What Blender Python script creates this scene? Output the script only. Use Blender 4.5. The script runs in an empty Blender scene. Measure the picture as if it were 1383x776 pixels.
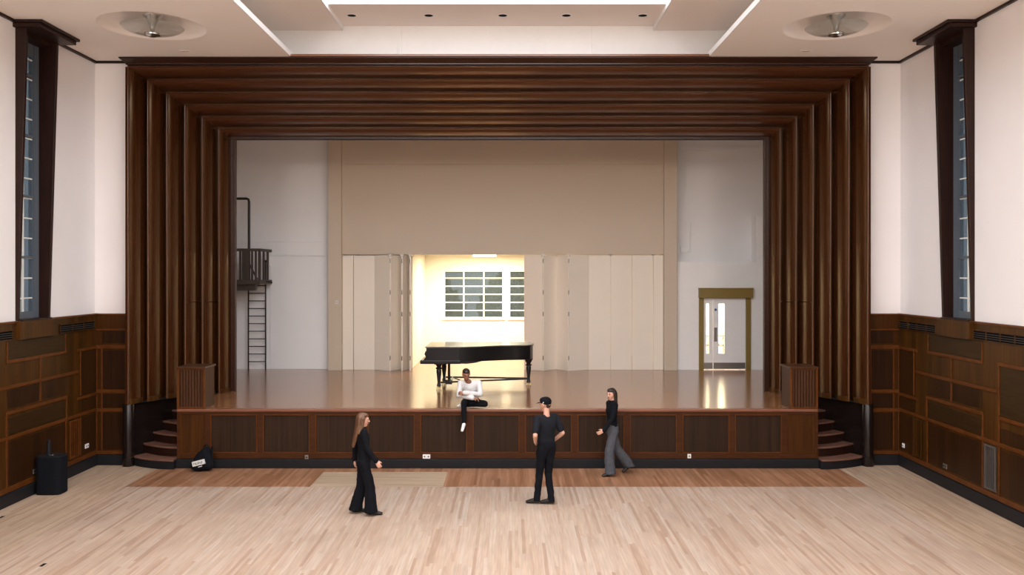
import bpy, bmesh, math, random
from mathutils import Vector, Matrix
R = math.radians
random.seed(4)
SC = bpy.context.scene
COL = SC.collection

# ------------------------------------------------------------------ camera
F = 1190.0                       # focal length in pixels of a 1383 px wide frame
HZ = 368.0                       # horizon row
CAMZ = 3.9
cd = bpy.data.cameras.new('camera'); cam = bpy.data.objects.new('camera', cd); COL.objects.link(cam)
cam.location = (0, 0, CAMZ); cam.rotation_euler = (R(90), 0, 0)
cd.sensor_width = 36; cd.lens = F / 1383 * 36
cd.shift_y = -(388 - HZ) / 1383
cd.clip_end = 200
SC.camera = cam
def P(x, y, D): return Vector(((x - 691.5) * D / F, D, CAMZ + (HZ - y) * D / F))
def PX(x, D): return (x - 691.5) * D / F
def PZ(y, D): return CAMZ + (HZ - y) * D / F

# ------------------------------------------------------------------ light and exposure
SC.view_settings.view_transform = 'Standard'; SC.view_settings.look = 'None'
SC.view_settings.exposure = 0.0; SC.view_settings.gamma = 1.0
SC.view_settings.use_curve_mapping = False
W = bpy.data.worlds.new('dusk'); SC.world = W; W.use_nodes = True
W.node_tree.nodes['Background'].inputs[0].default_value = (0.50, 0.62, 0.72, 1)
W.node_tree.nodes['Background'].inputs[1].default_value = 0.45
LAYLIGHT = 5.2                   # emission of the ceiling laylight
BACKROOM = 350                   # watts, warm lamp in the room behind the stage
FILL_W = 430                     # watts, each fill lamp added out of view down the hall
def lamp_area(name, loc, sx, sy, watts, color, rot=(0, 0, 0), spread=180):
    l = bpy.data.lights.new(name, 'AREA'); l.shape = 'RECTANGLE'; l.size = sx; l.size_y = sy
    l.energy = watts; l.color = color; l.spread = R(spread)
    o = bpy.data.objects.new(name, l); COL.objects.link(o); o.location = loc; o.rotation_euler = rot
    return o
def lamp_point(name, loc, watts, color, r=.1):
    l = bpy.data.lights.new(name, 'POINT'); l.energy = watts; l.color = color; l.shadow_soft_size = r
    o = bpy.data.objects.new(name, l); COL.objects.link(o); o.location = loc
    return o

# ------------------------------------------------------------------ main measures
XL, XR = -8.49, 7.91             # side walls
XC = -0.29                       # hall centre
YB = 17.94                       # hall end wall
YR = -19.0                        # rear wall behind camera
ZC = 8.2                         # side ceiling height
ZD = 3.04                        # dado height
YS = 17.58                       # stage front
ZS = 1.18                        # stage floor
YW = 24.9                        # stage back wall

# ------------------------------------------------------------------ materials
def nodes(m):
    m.use_nodes = True; nt = m.node_tree; return nt, nt.nodes['Principled BSDF']
def plain(name, col, rough=.5, metal=0, coat=0, spec=.5, noise=0, nscale=6, bump=0):
    m = bpy.data.materials.new(name); nt, b = nodes(m)
    b.inputs['Roughness'].default_value = rough; b.inputs['Metallic'].default_value = metal
    b.inputs['Coat Weight'].default_value = coat; b.inputs['Specular IOR Level'].default_value = spec
    b.inputs['Base Color'].default_value = (*col, 1)
    tc = nt.nodes.new('ShaderNodeTexCoord'); n = nt.nodes.new('ShaderNodeTexNoise')
    n.inputs['Scale'].default_value = nscale; n.inputs['Detail'].default_value = 4
    nt.links.new(tc.outputs['Object'], n.inputs['Vector'])
    mx = nt.nodes.new('ShaderNodeMix'); mx.data_type = 'RGBA'
    k = max(noise, .03)
    mx.inputs[6].default_value = (*[c * (1 - k) for c in col], 1)
    mx.inputs[7].default_value = (*[min(1, c * (1 + k)) for c in col], 1)
    nt.links.new(n.outputs[0], mx.inputs[0]); nt.links.new(mx.outputs[2], b.inputs['Base Color'])
    if bump:
        bp = nt.nodes.new('ShaderNodeBump'); bp.inputs['Strength'].default_value = bump; bp.inputs['Distance'].default_value = .01
        nt.links.new(n.outputs[0], bp.inputs['Height']); nt.links.new(bp.outputs[0], b.inputs['Normal'])
    return m
def wood(name, c0, c1, stretch=(14, 14, .8), rough=.32, coat=.25, strip=None, spec=.5):
    coat = coat * .25
    """grained veneer; stretch is the noise scale per axis (small = along the grain); strip = (axis, width, amount) adds board to board tone"""
    m = bpy.data.materials.new(name); nt, b = nodes(m)
    tc = nt.nodes.new('ShaderNodeTexCoord'); mp = nt.nodes.new('ShaderNodeMapping')
    mp.inputs['Scale'].default_value = stretch
    nt.links.new(tc.outputs['Object'], mp.inputs['Vector'])
    n = nt.nodes.new('ShaderNodeTexNoise'); n.inputs['Scale'].default_value = 1; n.inputs['Detail'].default_value = 6; n.inputs['Roughness'].default_value = .65
    nt.links.new(mp.outputs[0], n.inputs['Vector'])
    r = nt.nodes.new('ShaderNodeValToRGB'); r.color_ramp.elements[0].position = .3; r.color_ramp.elements[1].position = .72
    r.color_ramp.elements[0].color = (*c0, 1); r.color_ramp.elements[1].color = (*c1, 1)
    nt.links.new(n.outputs[0], r.inputs[0]); out = r.outputs[0]
    if strip:
        ax, wd, am = strip
        sp = nt.nodes.new('ShaderNodeSeparateXYZ'); nt.links.new(tc.outputs['Object'], sp.inputs[0])
        dv = nt.nodes.new('ShaderNodeMath'); dv.operation = 'DIVIDE'; dv.inputs[1].default_value = wd
        fl = nt.nodes.new('ShaderNodeMath'); fl.operation = 'FLOOR'
        nt.links.new(sp.outputs[ax], dv.inputs[0]); nt.links.new(dv.outputs[0], fl.inputs[0])
        wn = nt.nodes.new('ShaderNodeTexWhiteNoise'); wn.noise_dimensions = '1D'; nt.links.new(fl.outputs[0], wn.inputs['W'])
        mr = nt.nodes.new('ShaderNodeMapRange'); mr.inputs['To Min'].default_value = 1 - am; mr.inputs['To Max'].default_value = 1 + am
        nt.links.new(wn.outputs['Value'], mr.inputs['Value'])
        mu = nt.nodes.new('ShaderNodeVectorMath'); mu.operation = 'SCALE'
        nt.links.new(out, mu.inputs[0]); nt.links.new(mr.outputs[0], mu.inputs['Scale']); out = mu.outputs[0]
    nt.links.new(out, b.inputs['Base Color'])
    b.inputs['Roughness'].default_value = rough; b.inputs['Coat Weight'].default_value = coat; b.inputs['Coat Roughness'].default_value = rough * .7
    b.inputs['Specular IOR Level'].default_value = spec
    return m
def planks(name, cols, width, length, along='Y', rough=.5, coat=0, gap=.6, streak=.25, spec=.5, big=.12):
    """floorboards: brick pattern gives each board its own tone, plus grain and broad wear"""
    m = bpy.data.materials.new(name); nt, b = nodes(m)
    tc = nt.nodes.new('ShaderNodeTexCoord'); sp = nt.nodes.new('ShaderNodeSeparateXYZ'); nt.links.new(tc.outputs['Object'], sp.inputs[0])
    cb = nt.nodes.new('ShaderNodeCombineXYZ')
    a, c = (1, 0) if along == 'Y' else (0, 1)
    # per-row random offset so that joints do not line up
    dv = nt.nodes.new('ShaderNodeMath'); dv.operation = 'DIVIDE'; dv.inputs[1].default_value = width
    fl = nt.nodes.new('ShaderNodeMath'); fl.operation = 'FLOOR'
    nt.links.new(sp.outputs[c], dv.inputs[0]); nt.links.new(dv.outputs[0], fl.inputs[0])
    wn = nt.nodes.new('ShaderNodeTexWhiteNoise'); wn.noise_dimensions = '1D'; nt.links.new(fl.outputs[0], wn.inputs['W'])
    ml = nt.nodes.new('ShaderNodeMath'); ml.operation = 'MULTIPLY_ADD'; ml.inputs[1].default_value = length
    nt.links.new(wn.outputs['Value'], ml.inputs[0]); nt.links.new(sp.outputs[a], ml.inputs[2])
    d2 = nt.nodes.new('ShaderNodeMath'); d2.operation = 'DIVIDE'; d2.inputs[1].default_value = length; nt.links.new(ml.outputs[0], d2.inputs[0])
    f2 = nt.nodes.new('ShaderNodeMath'); f2.operation = 'FLOOR'; nt.links.new(d2.outputs[0], f2.inputs[0])
    nt.links.new(fl.outputs[0], cb.inputs[0]); nt.links.new(f2.outputs[0], cb.inputs[1])
    w2 = nt.nodes.new('ShaderNodeTexWhiteNoise'); w2.noise_dimensions = '2D'; nt.links.new(cb.outputs[0], w2.inputs['Vector'])
    r = nt.nodes.new('ShaderNodeValToRGB'); r.color_ramp.interpolation = 'LINEAR'
    els = r.color_ramp.elements
    els[0].color = (*cols[0], 1); els[1].color = (*cols[-1], 1)
    for i, cc in enumerate(cols[1:-1], 1):
        e = els.new(i / (len(cols) - 1)); e.color = (*cc, 1)
    nt.links.new(w2.outputs['Value'], r.inputs[0])
    mp = nt.nodes.new('ShaderNodeMapping'); mp.inputs['Scale'].default_value = (34, 1.6, 1) if along == 'Y' else (1.6, 34, 1)
    nt.links.new(tc.outputs['Object'], mp.inputs['Vector'])
    n = nt.nodes.new('ShaderNodeTexNoise'); n.inputs['Scale'].default_value = 1; n.inputs['Detail'].default_value = 5
    nt.links.new(mp.outputs[0], n.inputs['Vector'])
    n2 = nt.nodes.new('ShaderNodeTexNoise'); n2.inputs['Scale'].default_value = .55; n2.inputs['Detail'].default_value = 3
    nt.links.new(tc.outputs['Object'], n2.inputs['Vector'])
    m1 = nt.nodes.new('ShaderNodeMapRange'); m1.inputs['From Min'].default_value = .25; m1.inputs['From Max'].default_value = .75
    m1.inputs['To Min'].default_value = 1 - streak; m1.inputs['To Max'].default_value = 1 + streak
    nt.links.new(n.outputs[0], m1.inputs['Value'])
    m2 = nt.nodes.new('ShaderNodeMapRange'); m2.inputs['From Min'].default_value = .3; m2.inputs['From Max'].default_value = .7
    m2.inputs['To Min'].default_value = 1 - big; m2.inputs['To Max'].default_value = 1 + big
    nt.links.new(n2.outputs[0], m2.inputs['Value'])
    mm = nt.nodes.new('ShaderNodeMath'); mm.operation = 'MULTIPLY'; nt.links.new(m1.outputs[0], mm.inputs[0]); nt.links.new(m2.outputs[0], mm.inputs[1])
    # seams
    fr = nt.nodes.new('ShaderNodeMath'); fr.operation = 'FRACT'; nt.links.new(dv.outputs[0], fr.inputs[0])
    lt = nt.nodes.new('ShaderNodeMath'); lt.operation = 'LESS_THAN'; lt.inputs[1].default_value = .04; nt.links.new(fr.outputs[0], lt.inputs[0])
    sm = nt.nodes.new('ShaderNodeMath'); sm.operation = 'MULTIPLY_ADD'; sm.inputs[1].default_value = -(1 - gap); sm.inputs[2].default_value = 1; nt.links.new(lt.outputs[0], sm.inputs[0])
    m3 = nt.nodes.new('ShaderNodeMath'); m3.operation = 'MULTIPLY'; nt.links.new(mm.outputs[0], m3.inputs[0]); nt.links.new(sm.outputs[0], m3.inputs[1])
    mu = nt.nodes.new('ShaderNodeVectorMath'); mu.operation = 'SCALE'
    nt.links.new(r.outputs[0], mu.inputs[0]); nt.links.new(m3.outputs[0], mu.inputs['Scale'])
    nt.links.new(mu.outputs[0], b.inputs['Base Color'])
    b.inputs['Roughness'].default_value = rough; b.inputs['Coat Weight'].default_value = coat; b.inputs['Coat Roughness'].default_value = .15
    b.inputs['Specular IOR Level'].default_value = spec
    return m
def glow(name, col, s):
    m = bpy.data.materials.new(name); nt, b = nodes(m)
    b.inputs['Base Color'].default_value = (*col, 1); b.inputs['Emission Color'].default_value = (*col, 1)
    b.inputs['Emission Strength'].default_value = s; return m
def glass(name, col, alpha=.25, rough=.05):
    m = bpy.data.materials.new(name); nt, b = nodes(m)
    b.inputs['Base Color'].default_value = (*col, 1); b.inputs['Roughness'].default_value = rough
    b.inputs['Alpha'].default_value = alpha; b.inputs['Specular IOR Level'].default_value = .8; return m

M = {}
M['wall'] = plain('cream_wall_paint', (.84, .80, .79), .7, noise=.02, nscale=1.5)
M['ceil'] = plain('ceiling_paint', (.90, .83, .77), .8, noise=.02, nscale=.8)
M['ceilw'] = plain('coffer_paint', (.84, .82, .79), .8)
M['white'] = plain('white_paint', (.90, .89, .87), .5)
M['stagewhite'] = plain('stage_wall_paint', (.88, .87, .86), .7, noise=.04, nscale=1.2)
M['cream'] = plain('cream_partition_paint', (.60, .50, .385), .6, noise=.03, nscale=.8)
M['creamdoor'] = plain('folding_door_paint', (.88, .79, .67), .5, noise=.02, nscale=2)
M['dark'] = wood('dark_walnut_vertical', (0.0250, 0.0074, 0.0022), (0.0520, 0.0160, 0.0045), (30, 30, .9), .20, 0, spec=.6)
M['bead'] = wood('bead_highlight_wood', (0.0675, 0.0240, 0.0096), (0.1260, 0.0496, 0.0216), (30, 30, .9), .22, 1.2, spec=.6)  # paler than the flutes, rib highlights put into the colour
M['darkh'] = wood('lit_walnut_horizontal', (0.0500, 0.0170, 0.0065), (0.1080, 0.0400, 0.0160), (.9, 30, 30), .28, 0, spec=.55)  # paler copy of the walnut, laylight brightness put into its colour
M['cornicewood'] = wood('cornice_walnut', (.022, .008, .004), (.05, .019, .010), (.9, 30, 30), .3, 0, spec=.3)
for q in ('dark',):        # specular tint puts warm back-room reflections into the wood
    M[q].node_tree.nodes['Principled BSDF'].inputs['Specular Tint'].default_value = (1, .70, .38, 1)
M['darkh'].node_tree.nodes['Principled BSDF'].inputs['Specular Tint'].default_value = (1, .74, .55, 1)  # milder warm tint imitating reflected light on the head flutes
M['trimwood'] = wood('very_dark_trim_wood', (0.0132, 0.0044, 0.0027), (0.0270, 0.0088, 0.0049), (20, 20, 2), .4, .1, spec=.22)
M['dado'] = wood('dado_veneer', (0.0330, 0.0118, 0.0017), (0.0760, 0.0290, 0.0045), (24, 24, .9), .38, .15, (1, .17, .28), spec=.16)
M['dadox'] = wood('dado_veneer_end_wall', (0.0340, 0.0108, 0.0017), (0.0760, 0.0250, 0.0036), (24, 24, .9), .38, .15, (0, .17, .2), spec=.16)
M['panelh'] = wood('dado_panel_horizontal_grain', (0.0217, 0.0099, 0.0029), (0.0403, 0.0198, 0.0059), (2, 2, 26), .42, .1, spec=.16)
M['panelv'] = wood('dado_panel_vertical_grain', (0.0186, 0.0065, 0.0019), (0.0403, 0.0149, 0.0038), (26, 26, .9), .42, .1, (1, .23, .25), spec=.16)
M['rail'] = wood('orange_moulding_wood', (0.0680, 0.0192, 0.0036), (0.1292, 0.0397, 0.0077), (5, 5, 5), .38, .15, spec=.16)
M['fascia'] = wood('stage_fascia_wood', (0.0375, 0.0119, 0.0035), (0.0713, 0.0224, 0.0060), (3, 20, 20), .35, .2, spec=.16)
M['fpanel'] = wood('stage_front_panel_veneer', (0.0180, 0.0090, 0.0045), (0.0375, 0.0180, 0.0084), (45, 20, .9), .45, .08, (0, .035, .22), spec=.16)
M['nosing'] = wood('stage_edge_wood', (.15, .055, .03), (.26, .10, .055), (1.5, 22, 22), .3, .2)
M['black'] = plain('black_skirting_paint', (.012, .012, .014), .45, noise=.1, spec=.18)
M['blackgloss'] = plain('black_polished_plinth', (.010, .006, .005), .22, spec=.35)
M['floor'] = planks('pale_sanded_boards', [(.36, .24, .17), (.43, .305, .225), (.445, .325, .245), (.46, .35, .27), (.435, .315, .235), (.45, .335, .26), (.485, .385, .31)], .048, 1.7, 'Y', .55, 0, .90, .16, .3, .07)
M['border'] = planks('border_boards', [(.37, .25, .165), (.43, .31, .215), (.46, .34, .245), (.41, .285, .195), (.49, .37, .27)], .048, 1.5, 'Y', .55, 0, .85, .18, .3, .08)
M['red'] = planks('unsanded_red_boards', [(.25, .11, .052), (.33, .16, .082), (.42, .22, .125), (.29, .135, .066)], .055, 1.6, 'Y', .38, .1, .8, .22)
M['beige'] = planks('beige_patch_boards', [(.40, .29, .19), (.45, .33, .22), (.48, .36, .25)], .066, 1.0, 'X', .5, 0, .85, .1)
M['stagefloor'] = planks('stage_boards', [(.24, .10, .04), (.30, .135, .06), (.35, .16, .072), (.27, .115, .045)], .09, 2.4, 'X', .2, .35, .55, .12)
M['tread'] = wood('stair_tread_wood', (.13, .06, .04), (.22, .11, .075), (3, 20, 20), .4, .1)
M['reed'] = wood('reeded_wood', (.045, .018, .008), (.085, .036, .018), (30, 30, .9), .35, .1, spec=.2)
M['metal'] = plain('dull_chrome', (.55, .55, .52), .25, 1)
M['steel'] = plain('brushed_steel', (.30, .28, .26), .4, .9)
M['blackmetal'] = plain('black_metal', (.015, .013, .012), .4, .3)
M['brownmetal'] = plain('brown_painted_timber', (.055, .036, .028), .6, noise=.15)
M['olive'] = plain('olive_gold_door_frame', (.23, .155, .030), .45, noise=.05)
M['piano'] = plain('black_piano_lacquer', (.006, .006, .006), .3, coat=.12, spec=.3, noise=.3, nscale=8)
M['pianolid'] = plain('mottled_piano_lid', (.09, .085, .065), .32, coat=.3, noise=.6, nscale=5)  # pale mottled base colour
M['brass'] = plain('brass', (.5, .38, .15), .3, 1)
M['slot'] = plain('vent_dark', (.004, .004, .005), .8, spec=.08)
M['slat'] = plain('vent_slat', (.10, .085, .075), .5, .2, spec=.2)
M['socket'] = plain('white_plastic', (.8, .78, .75), .4)
M['blackfab'] = plain('black_fabric', (.006, .0065, .009), .9, spec=.12, noise=.2, nscale=20, bump=.3)
M['tee'] = plain('charcoal_cotton', (.011, .012, .016), .9, spec=.15, noise=.2, nscale=14, bump=.4)
M['grey'] = plain('grey_trouser_wool', (.075, .08, .092), .9, spec=.2, noise=.25, nscale=18, bump=.4)
M['shirt'] = plain('white_shirt_cotton', (.66, .65, .64), .7, noise=.05, nscale=10, bump=.5)
M['shoe'] = plain('black_leather', (.008, .007, .007), .4)
M['whiteshoe'] = plain('white_trainer', (.8, .8, .78), .5)
M['skin'] = plain('light_skin', (.62, .34, .24), .5, noise=.04)
M['skinb'] = plain('brown_skin', (.30, .13, .075), .45, noise=.05)
M['hairbrown'] = wood('brown_hair', (.05, .022, .01), (.17, .075, .03), (40, 40, 3), .5, 0)
M['hairdark'] = wood('dark_hair', (.012, .007, .005), (.035, .02, .013), (40, 40, 3), .5, 0)
M['eye'] = plain('eye_dark', (.02, .015, .012), .2)
M['lips'] = plain('lips', (.40, .14, .11), .5)
M['glassclear'] = glass('window_glass', (.10, .13, .14), .35)
M['glassdish'] = glass('dish_glass', (.34, .34, .30), .38, .10)
M['glassblue'] = glass('hall_window_glass', (.10, .14, .18), .4)
M['leaf'] = plain('dark_foliage', (.05, .09, .04), .7, noise=.6, nscale=9, bump=1)
M['ground'] = plain('outside_paving', (.12, .12, .11), .8)
M['label'] = plain('white_label', (.75, .75, .72), .5)
M['blue'] = plain('blue_sign', (.02, .12, .35), .4)
M['grid'] = plain('window_frame_white', (.80, .80, .74), .4)
M['slatelead'] = plain('window_frame_slate', (.10, .12, .14), .4)

# ------------------------------------------------------------------ mesh building
class MB:
    def __init__(s): s.bm = bmesh.new()
    def _mat(s, faces, mi):
        for f in faces: f.material_index = mi
    def box(s, x0, x1, y0, y1, z0, z1, mi=0):
        v = [s.bm.verts.new((x, y, z)) for x in (x0, x1) for y in (y0, y1) for z in (z0, z1)]
        q = [(0, 1, 3, 2), (4, 6, 7, 5), (0, 4, 5, 1), (2, 3, 7, 6), (0, 2, 6, 4), (1, 5, 7, 3)]
        s._mat([s.bm.faces.new([v[i] for i in f]) for f in q], mi); return s
    def obox(s, c, size, rz=0, mi=0, ry=0, rx=0):
        m = Matrix.Translation(Vector(c)) @ Matrix.Rotation(rz, 4, 'Z') @ Matrix.Rotation(ry, 4, 'Y') @ Matrix.Rotation(rx, 4, 'X')
        a, b, d = [k / 2 for k in size]
        v = [s.bm.verts.new(m @ Vector((x, y, z))) for x in (-a, a) for y in (-b, b) for z in (-d, d)]
        q = [(0, 1, 3, 2), (4, 6, 7, 5), (0, 4, 5, 1), (2, 3, 7, 6), (0, 2, 6, 4), (1, 5, 7, 3)]
        s._mat([s.bm.faces.new([v[i] for i in f]) for f in q], mi); return s
    def prism(s, poly, z0, z1, mi=0, mtop=None):
        a = [s.bm.verts.new((x, y, z0)) for x, y in poly]; b = [s.bm.verts.new((x, y, z1)) for x, y in poly]
        n = len(poly); fs = [s.bm.faces.new((a[i], a[(i + 1) % n], b[(i + 1) % n], b[i])) for i in range(n)]
        fs.append(s.bm.faces.new(a[::-1])); t = s.bm.faces.new(b); fs.append(t); s._mat(fs, mi)
        if mtop is not None: t.material_index = mtop
        return s
    def extr(s, poly, axis, a0, a1, mi=0):
        """poly in the plane across axis ('X': (y,z), 'Y': (x,z))"""
        mk = (lambda p, t: (t, p[0], p[1])) if axis == 'X' else (lambda p, t: (p[0], t, p[1]))
        a = [s.bm.verts.new(mk(p, a0)) for p in poly]; b = [s.bm.verts.new(mk(p, a1)) for p in poly]
        n = len(poly); fs = [s.bm.faces.new((a[i], a[(i + 1) % n], b[(i + 1) % n], b[i])) for i in range(n)]
        fs += [s.bm.faces.new(a[::-1]), s.bm.faces.new(b)]; s._mat(fs, mi); return s
    def lathe(s, c, prof, n=32, mi=0, caps=True):
        c = Vector(c); rings = []
        for r, z in prof:
            rings.append([s.bm.verts.new(c + Vector((r * math.cos(2 * math.pi * k / n), r * math.sin(2 * math.pi * k / n), z))) for k in range(n)])
        fs = []
        for a, b in zip(rings, rings[1:]):
            fs += [s.bm.faces.new((a[k], a[(k + 1) % n], b[(k + 1) % n], b[k])) for k in range(n)]
        if caps:
            for rr in (rings[0], rings[-1]):
                fs.append(s.bm.faces.new(rr))
        s._mat(fs, mi); return s
    def tube(s, pts, r, n=10, mi=0):
        pts = [Vector(p) for p in pts]; rr = r if isinstance(r, (list, tuple)) else [r] * len(pts)
        rings = []; up = None
        for i, p in enumerate(pts):
            t = (pts[min(i + 1, len(pts) - 1)] - pts[max(i - 1, 0)]).normalized()
            if up is None: up = t.orthogonal().normalized()
            up = (up - t * up.dot(t)).normalized(); q = t.cross(up)
            rings.append([s.bm.verts.new(p + (up * math.cos(2 * math.pi * k / n) + q * math.sin(2 * math.pi * k / n)) * rr[i]) for k in range(n)])
        fs = []
        for a, b in zip(rings, rings[1:]):
            fs += [s.bm.faces.new((a[k], a[(k + 1) % n], b[(k + 1) % n], b[k])) for k in range(n)]
        fs += [s.bm.faces.new(rings[0][::-1]), s.bm.faces.new(rings[-1])]
        s._mat(fs, mi); return s
    def hull(s, ells, mi=0, sub=2):
        """convex hull of ellipsoids (centre, radii, 3x3 rotation or None): a smooth tapered limb"""
        t = bmesh.new()
        for e in ells:
            c, r = Vector(e[0]), e[1]; rot = e[2] if len(e) > 2 and e[2] is not None else Matrix.Identity(3)
            if not isinstance(r, (tuple, list)): r = (r, r, r)
            m = Matrix.Translation(c) @ rot.to_4x4() @ Matrix.Diagonal((*r, 1))
            bmesh.ops.create_icosphere(t, subdivisions=sub, radius=1, matrix=m)
        res = bmesh.ops.convex_hull(t, input=t.verts)
        hv = [v for f in t.faces for v in f.verts]
        fset = [g for g in res['geom'] if isinstance(g, bmesh.types.BMFace)]
        keep = {v for f in fset for v in f.verts}
        mp = {v: s.bm.verts.new(v.co) for v in keep}
        for f in fset:
            try: nf = s.bm.faces.new([mp[v] for v in f.verts]); nf.material_index = mi
            except ValueError: pass
        t.free(); return s
    def build(s, name, mats, parent=None, smooth=False, org=None, bevel=0, voxel=0, sm=3, fold=0):
        if not isinstance(mats, (list, tuple)): mats = [mats]
        bmesh.ops.recalc_face_normals(s.bm, faces=s.bm.faces)
        if org is None:
            if parent is not None: org = world_loc(parent)
            else:
                vs = [v.co for v in s.bm.verts]
                org = Vector(((min(v.x for v in vs) + max(v.x for v in vs)) / 2, (min(v.y for v in vs) + max(v.y for v in vs)) / 2, min(v.z for v in vs)))
        org = Vector(org)
        bmesh.ops.translate(s.bm, verts=s.bm.verts, vec=-org)
        me = bpy.data.meshes.new(name); s.bm.to_mesh(me); s.bm.free()
        for m in mats: me.materials.append(M[m] if isinstance(m, str) else m)
        if smooth:
            for p in me.polygons: p.use_smooth = True
        o = bpy.data.objects.new(name, me); COL.objects.link(o)
        if parent is not None:
            o.parent = parent; o.location = org - world_loc(parent)
        else: o.location = org
        if smooth and not voxel:
            for p in me.polygons: p.use_smooth = True
            try: me.set_sharp_from_angle(angle=R(40))
            except Exception: pass
        if bevel:
            b = o.modifiers.new('bevel', 'BEVEL'); b.width = bevel; b.segments = 2; b.limit_method = 'ANGLE'
        if voxel:
            r = o.modifiers.new('remesh', 'REMESH'); r.mode = 'VOXEL'; r.voxel_size = voxel; r.use_smooth_shade = True
            k = o.modifiers.new('smooth', 'SMOOTH'); k.factor = .5; k.iterations = sm
            if fold:
                tx = bpy.data.textures.new(name + '_folds', 'CLOUDS'); tx.noise_scale = .09
                d = o.modifiers.new('folds', 'DISPLACE'); d.texture = tx; d.strength = fold; d.mid_level = .5; d.texture_coords = 'LOCAL'
        return o
def world_loc(o):
    v = Vector(o.location)
    while o.parent: o = o.parent; v += Vector(o.location)
    return v
def tag(o, label, cat, group=None, kind=None):
    if label: o['label'] = label
    if cat: o['category'] = cat
    if group: o['group'] = group
    if kind: o['kind'] = kind
    return o
def thing(name, loc, label, cat, group=None):
    o = bpy.data.objects.new(name, None); COL.objects.link(o); o.location = loc; o.empty_display_size = .2
    return tag(o, label, cat, group)
def struct(o, label, cat): return tag(o, label, cat, None, 'structure')

# ================================================================== HALL SHELL
# floor with its differently finished zones (real differences of board colour)
fx = [XL, -7.06, -3.69, -1.26, 6.50, XR]; fy = [YR, 16.06, 17.26, YB + .3]
b = MB()
for i in range(5):
    for j in range(3):
        if i in (0, 4): mi = 1
        elif j == 0: mi = 0
        elif i == 2: mi = 3 if j == 1 else 2
        else: mi = 2
        v = [b.bm.verts.new(p) for p in ((fx[i], fy[j], 0), (fx[i + 1], fy[j], 0), (fx[i + 1], fy[j + 1], 0), (fx[i], fy[j + 1], 0))]
        b.bm.faces.new(v).material_index = mi
floor = b.build('floor', ['floor', 'border', 'red', 'beige'], org=(0, 0, 0))
struct(floor, 'pale sanded narrow board hall floor with a redder strip along the stage', 'floor')

# side walls with a tall window opening in each visible bay; end wall returns; rear wall
WY0, WY1 = 15.06, 16.14          # window bay along the hall
BAY = 4.94
def side_wall(side, x, sgn):
    b = MB(); t = .35
    xa, xb = (x - t, x) if sgn < 0 else (x, x + t)
    y = YB + .35
    for k in range(7):
        w1 = WY1 - k * BAY - .04; w0 = WY0 - k * BAY + .04
        b.box(xa, xb, w1, y, 0, ZC + .3)
        b.box(xa, xb, w0, w1, 0, ZD - .05); b.box(xa, xb, w0, w1, ZC - .12, ZC + .3)
        y = w0
    b.box(xa, xb, YR, y, 0, ZC + .3)
    o = b.build('wall_' + side, 'wall'); struct(o, 'cream %s side wall of the hall above dark panelling' % side, 'wall')
    return o
WL = side_wall('left', XL, -1); WR = side_wall('right', XR, 1)
b = MB(); b.box(XL, -7.765, YB, YB + .3, 0, ZC + .3); w = b.build('wall_end_left', 'wall'); struct(w, 'narrow cream end wall between left side wall and wooden stage surround', 'wall'); WEL = w
b = MB(); b.box(7.205, XR, YB, YB + .3, 0, ZC + .3); w = b.build('wall_end_right', 'wall'); struct(w, 'narrow cream end wall between wooden stage surround and right side wall', 'wall'); WER = w
b = MB(); b.box(XL, XR, YR - .3, YR, 0, 9.6); w = b.build('wall_rear', 'wall'); struct(w, 'cream rear wall of the hall behind the viewer', 'wall')

# ---- ceiling: two low side parts with a round dished recess, and the raised coffer between
CXL, CXR = -4.43, 3.95
DXL, DXR, DY = -6.29, 5.67, 15.41; DR = .90
def ceil_part(side, xa, xb, cx):
    b = MB(); n = 48; bm = b.bm; h = 1.2
    ring = []; sq = []
    for k in range(n):
        a = 2 * math.pi * (k + .5) / n; c, s_ = math.cos(a), math.sin(a); m = max(abs(c), abs(s_))
        ring.append(bm.verts.new((cx + DR * c, DY + DR * s_, ZC))); sq.append((cx + h * c / m, DY + h * s_ / m))
    sqv = [bm.verts.new((x, y, ZC)) for x, y in sq]
    for k in range(n): bm.faces.new((ring[k], ring[(k + 1) % n], sqv[(k + 1) % n], sqv[k]))
    # corners of the square ring
    for sx in (-1, 1):
        for sy in (-1, 1):
            cc = bm.verts.new((cx + sx * h, DY + sy * h, ZC))
            near = sorted(sqv, key=lambda v: (v.co - cc.co).length)[:2]; bm.faces.new((cc, near[0], near[1]))
    def rect(x0, x1, y0, y1):
        bm.faces.new([bm.verts.new(p) for p in ((x0, y0, ZC), (x1, y0, ZC), (x1, y1, ZC), (x0, y1, ZC))])
    rect(xa, xb, YR, DY - h); rect(xa, xb, DY + h, YB + .3); rect(xa, cx - h, DY - h, DY + h); rect(cx + h, xb, DY - h, DY + h)
    # saucer shaped recess
    prev = ring
    for r, z in ((.88, .03), (.80, .07), (.66, .12), (.45, .165), (.2, .19), (.001, .195)):
        cur = [bm.verts.new((cx + r * math.cos(2 * math.pi * (k + .5) / n), DY + r * math.sin(2 * math.pi * (k + .5) / n), ZC + z)) for k in range(n)]
        for k in range(n): f = bm.faces.new((prev[k], prev[(k + 1) % n], cur[(k + 1) % n], cur[k])); f.smooth = True
        prev = cur
    o = b.build('ceiling_' + side, 'ceil'); struct(o, 'low %s part of the hall ceiling with a round saucer recess' % side, 'ceiling')
    return o
ceil_part('left', XL, CXL, DXL); ceil_part('right', CXR, XR, DXR)
b = MB()                                   # lips at the coffer edge, upper ceiling level, inner level, recess sides
b.box(CXL, CXL + .03, YR, YB, ZC - .002, ZC + .10, 0); b.box(CXR - .03, CXR, YR, YB, ZC - .002, ZC + .10, 0)
ZA, ZB = 8.83, 8.92; IXL, IXR = -3.44, 2.88; YO = 16.46
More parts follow.
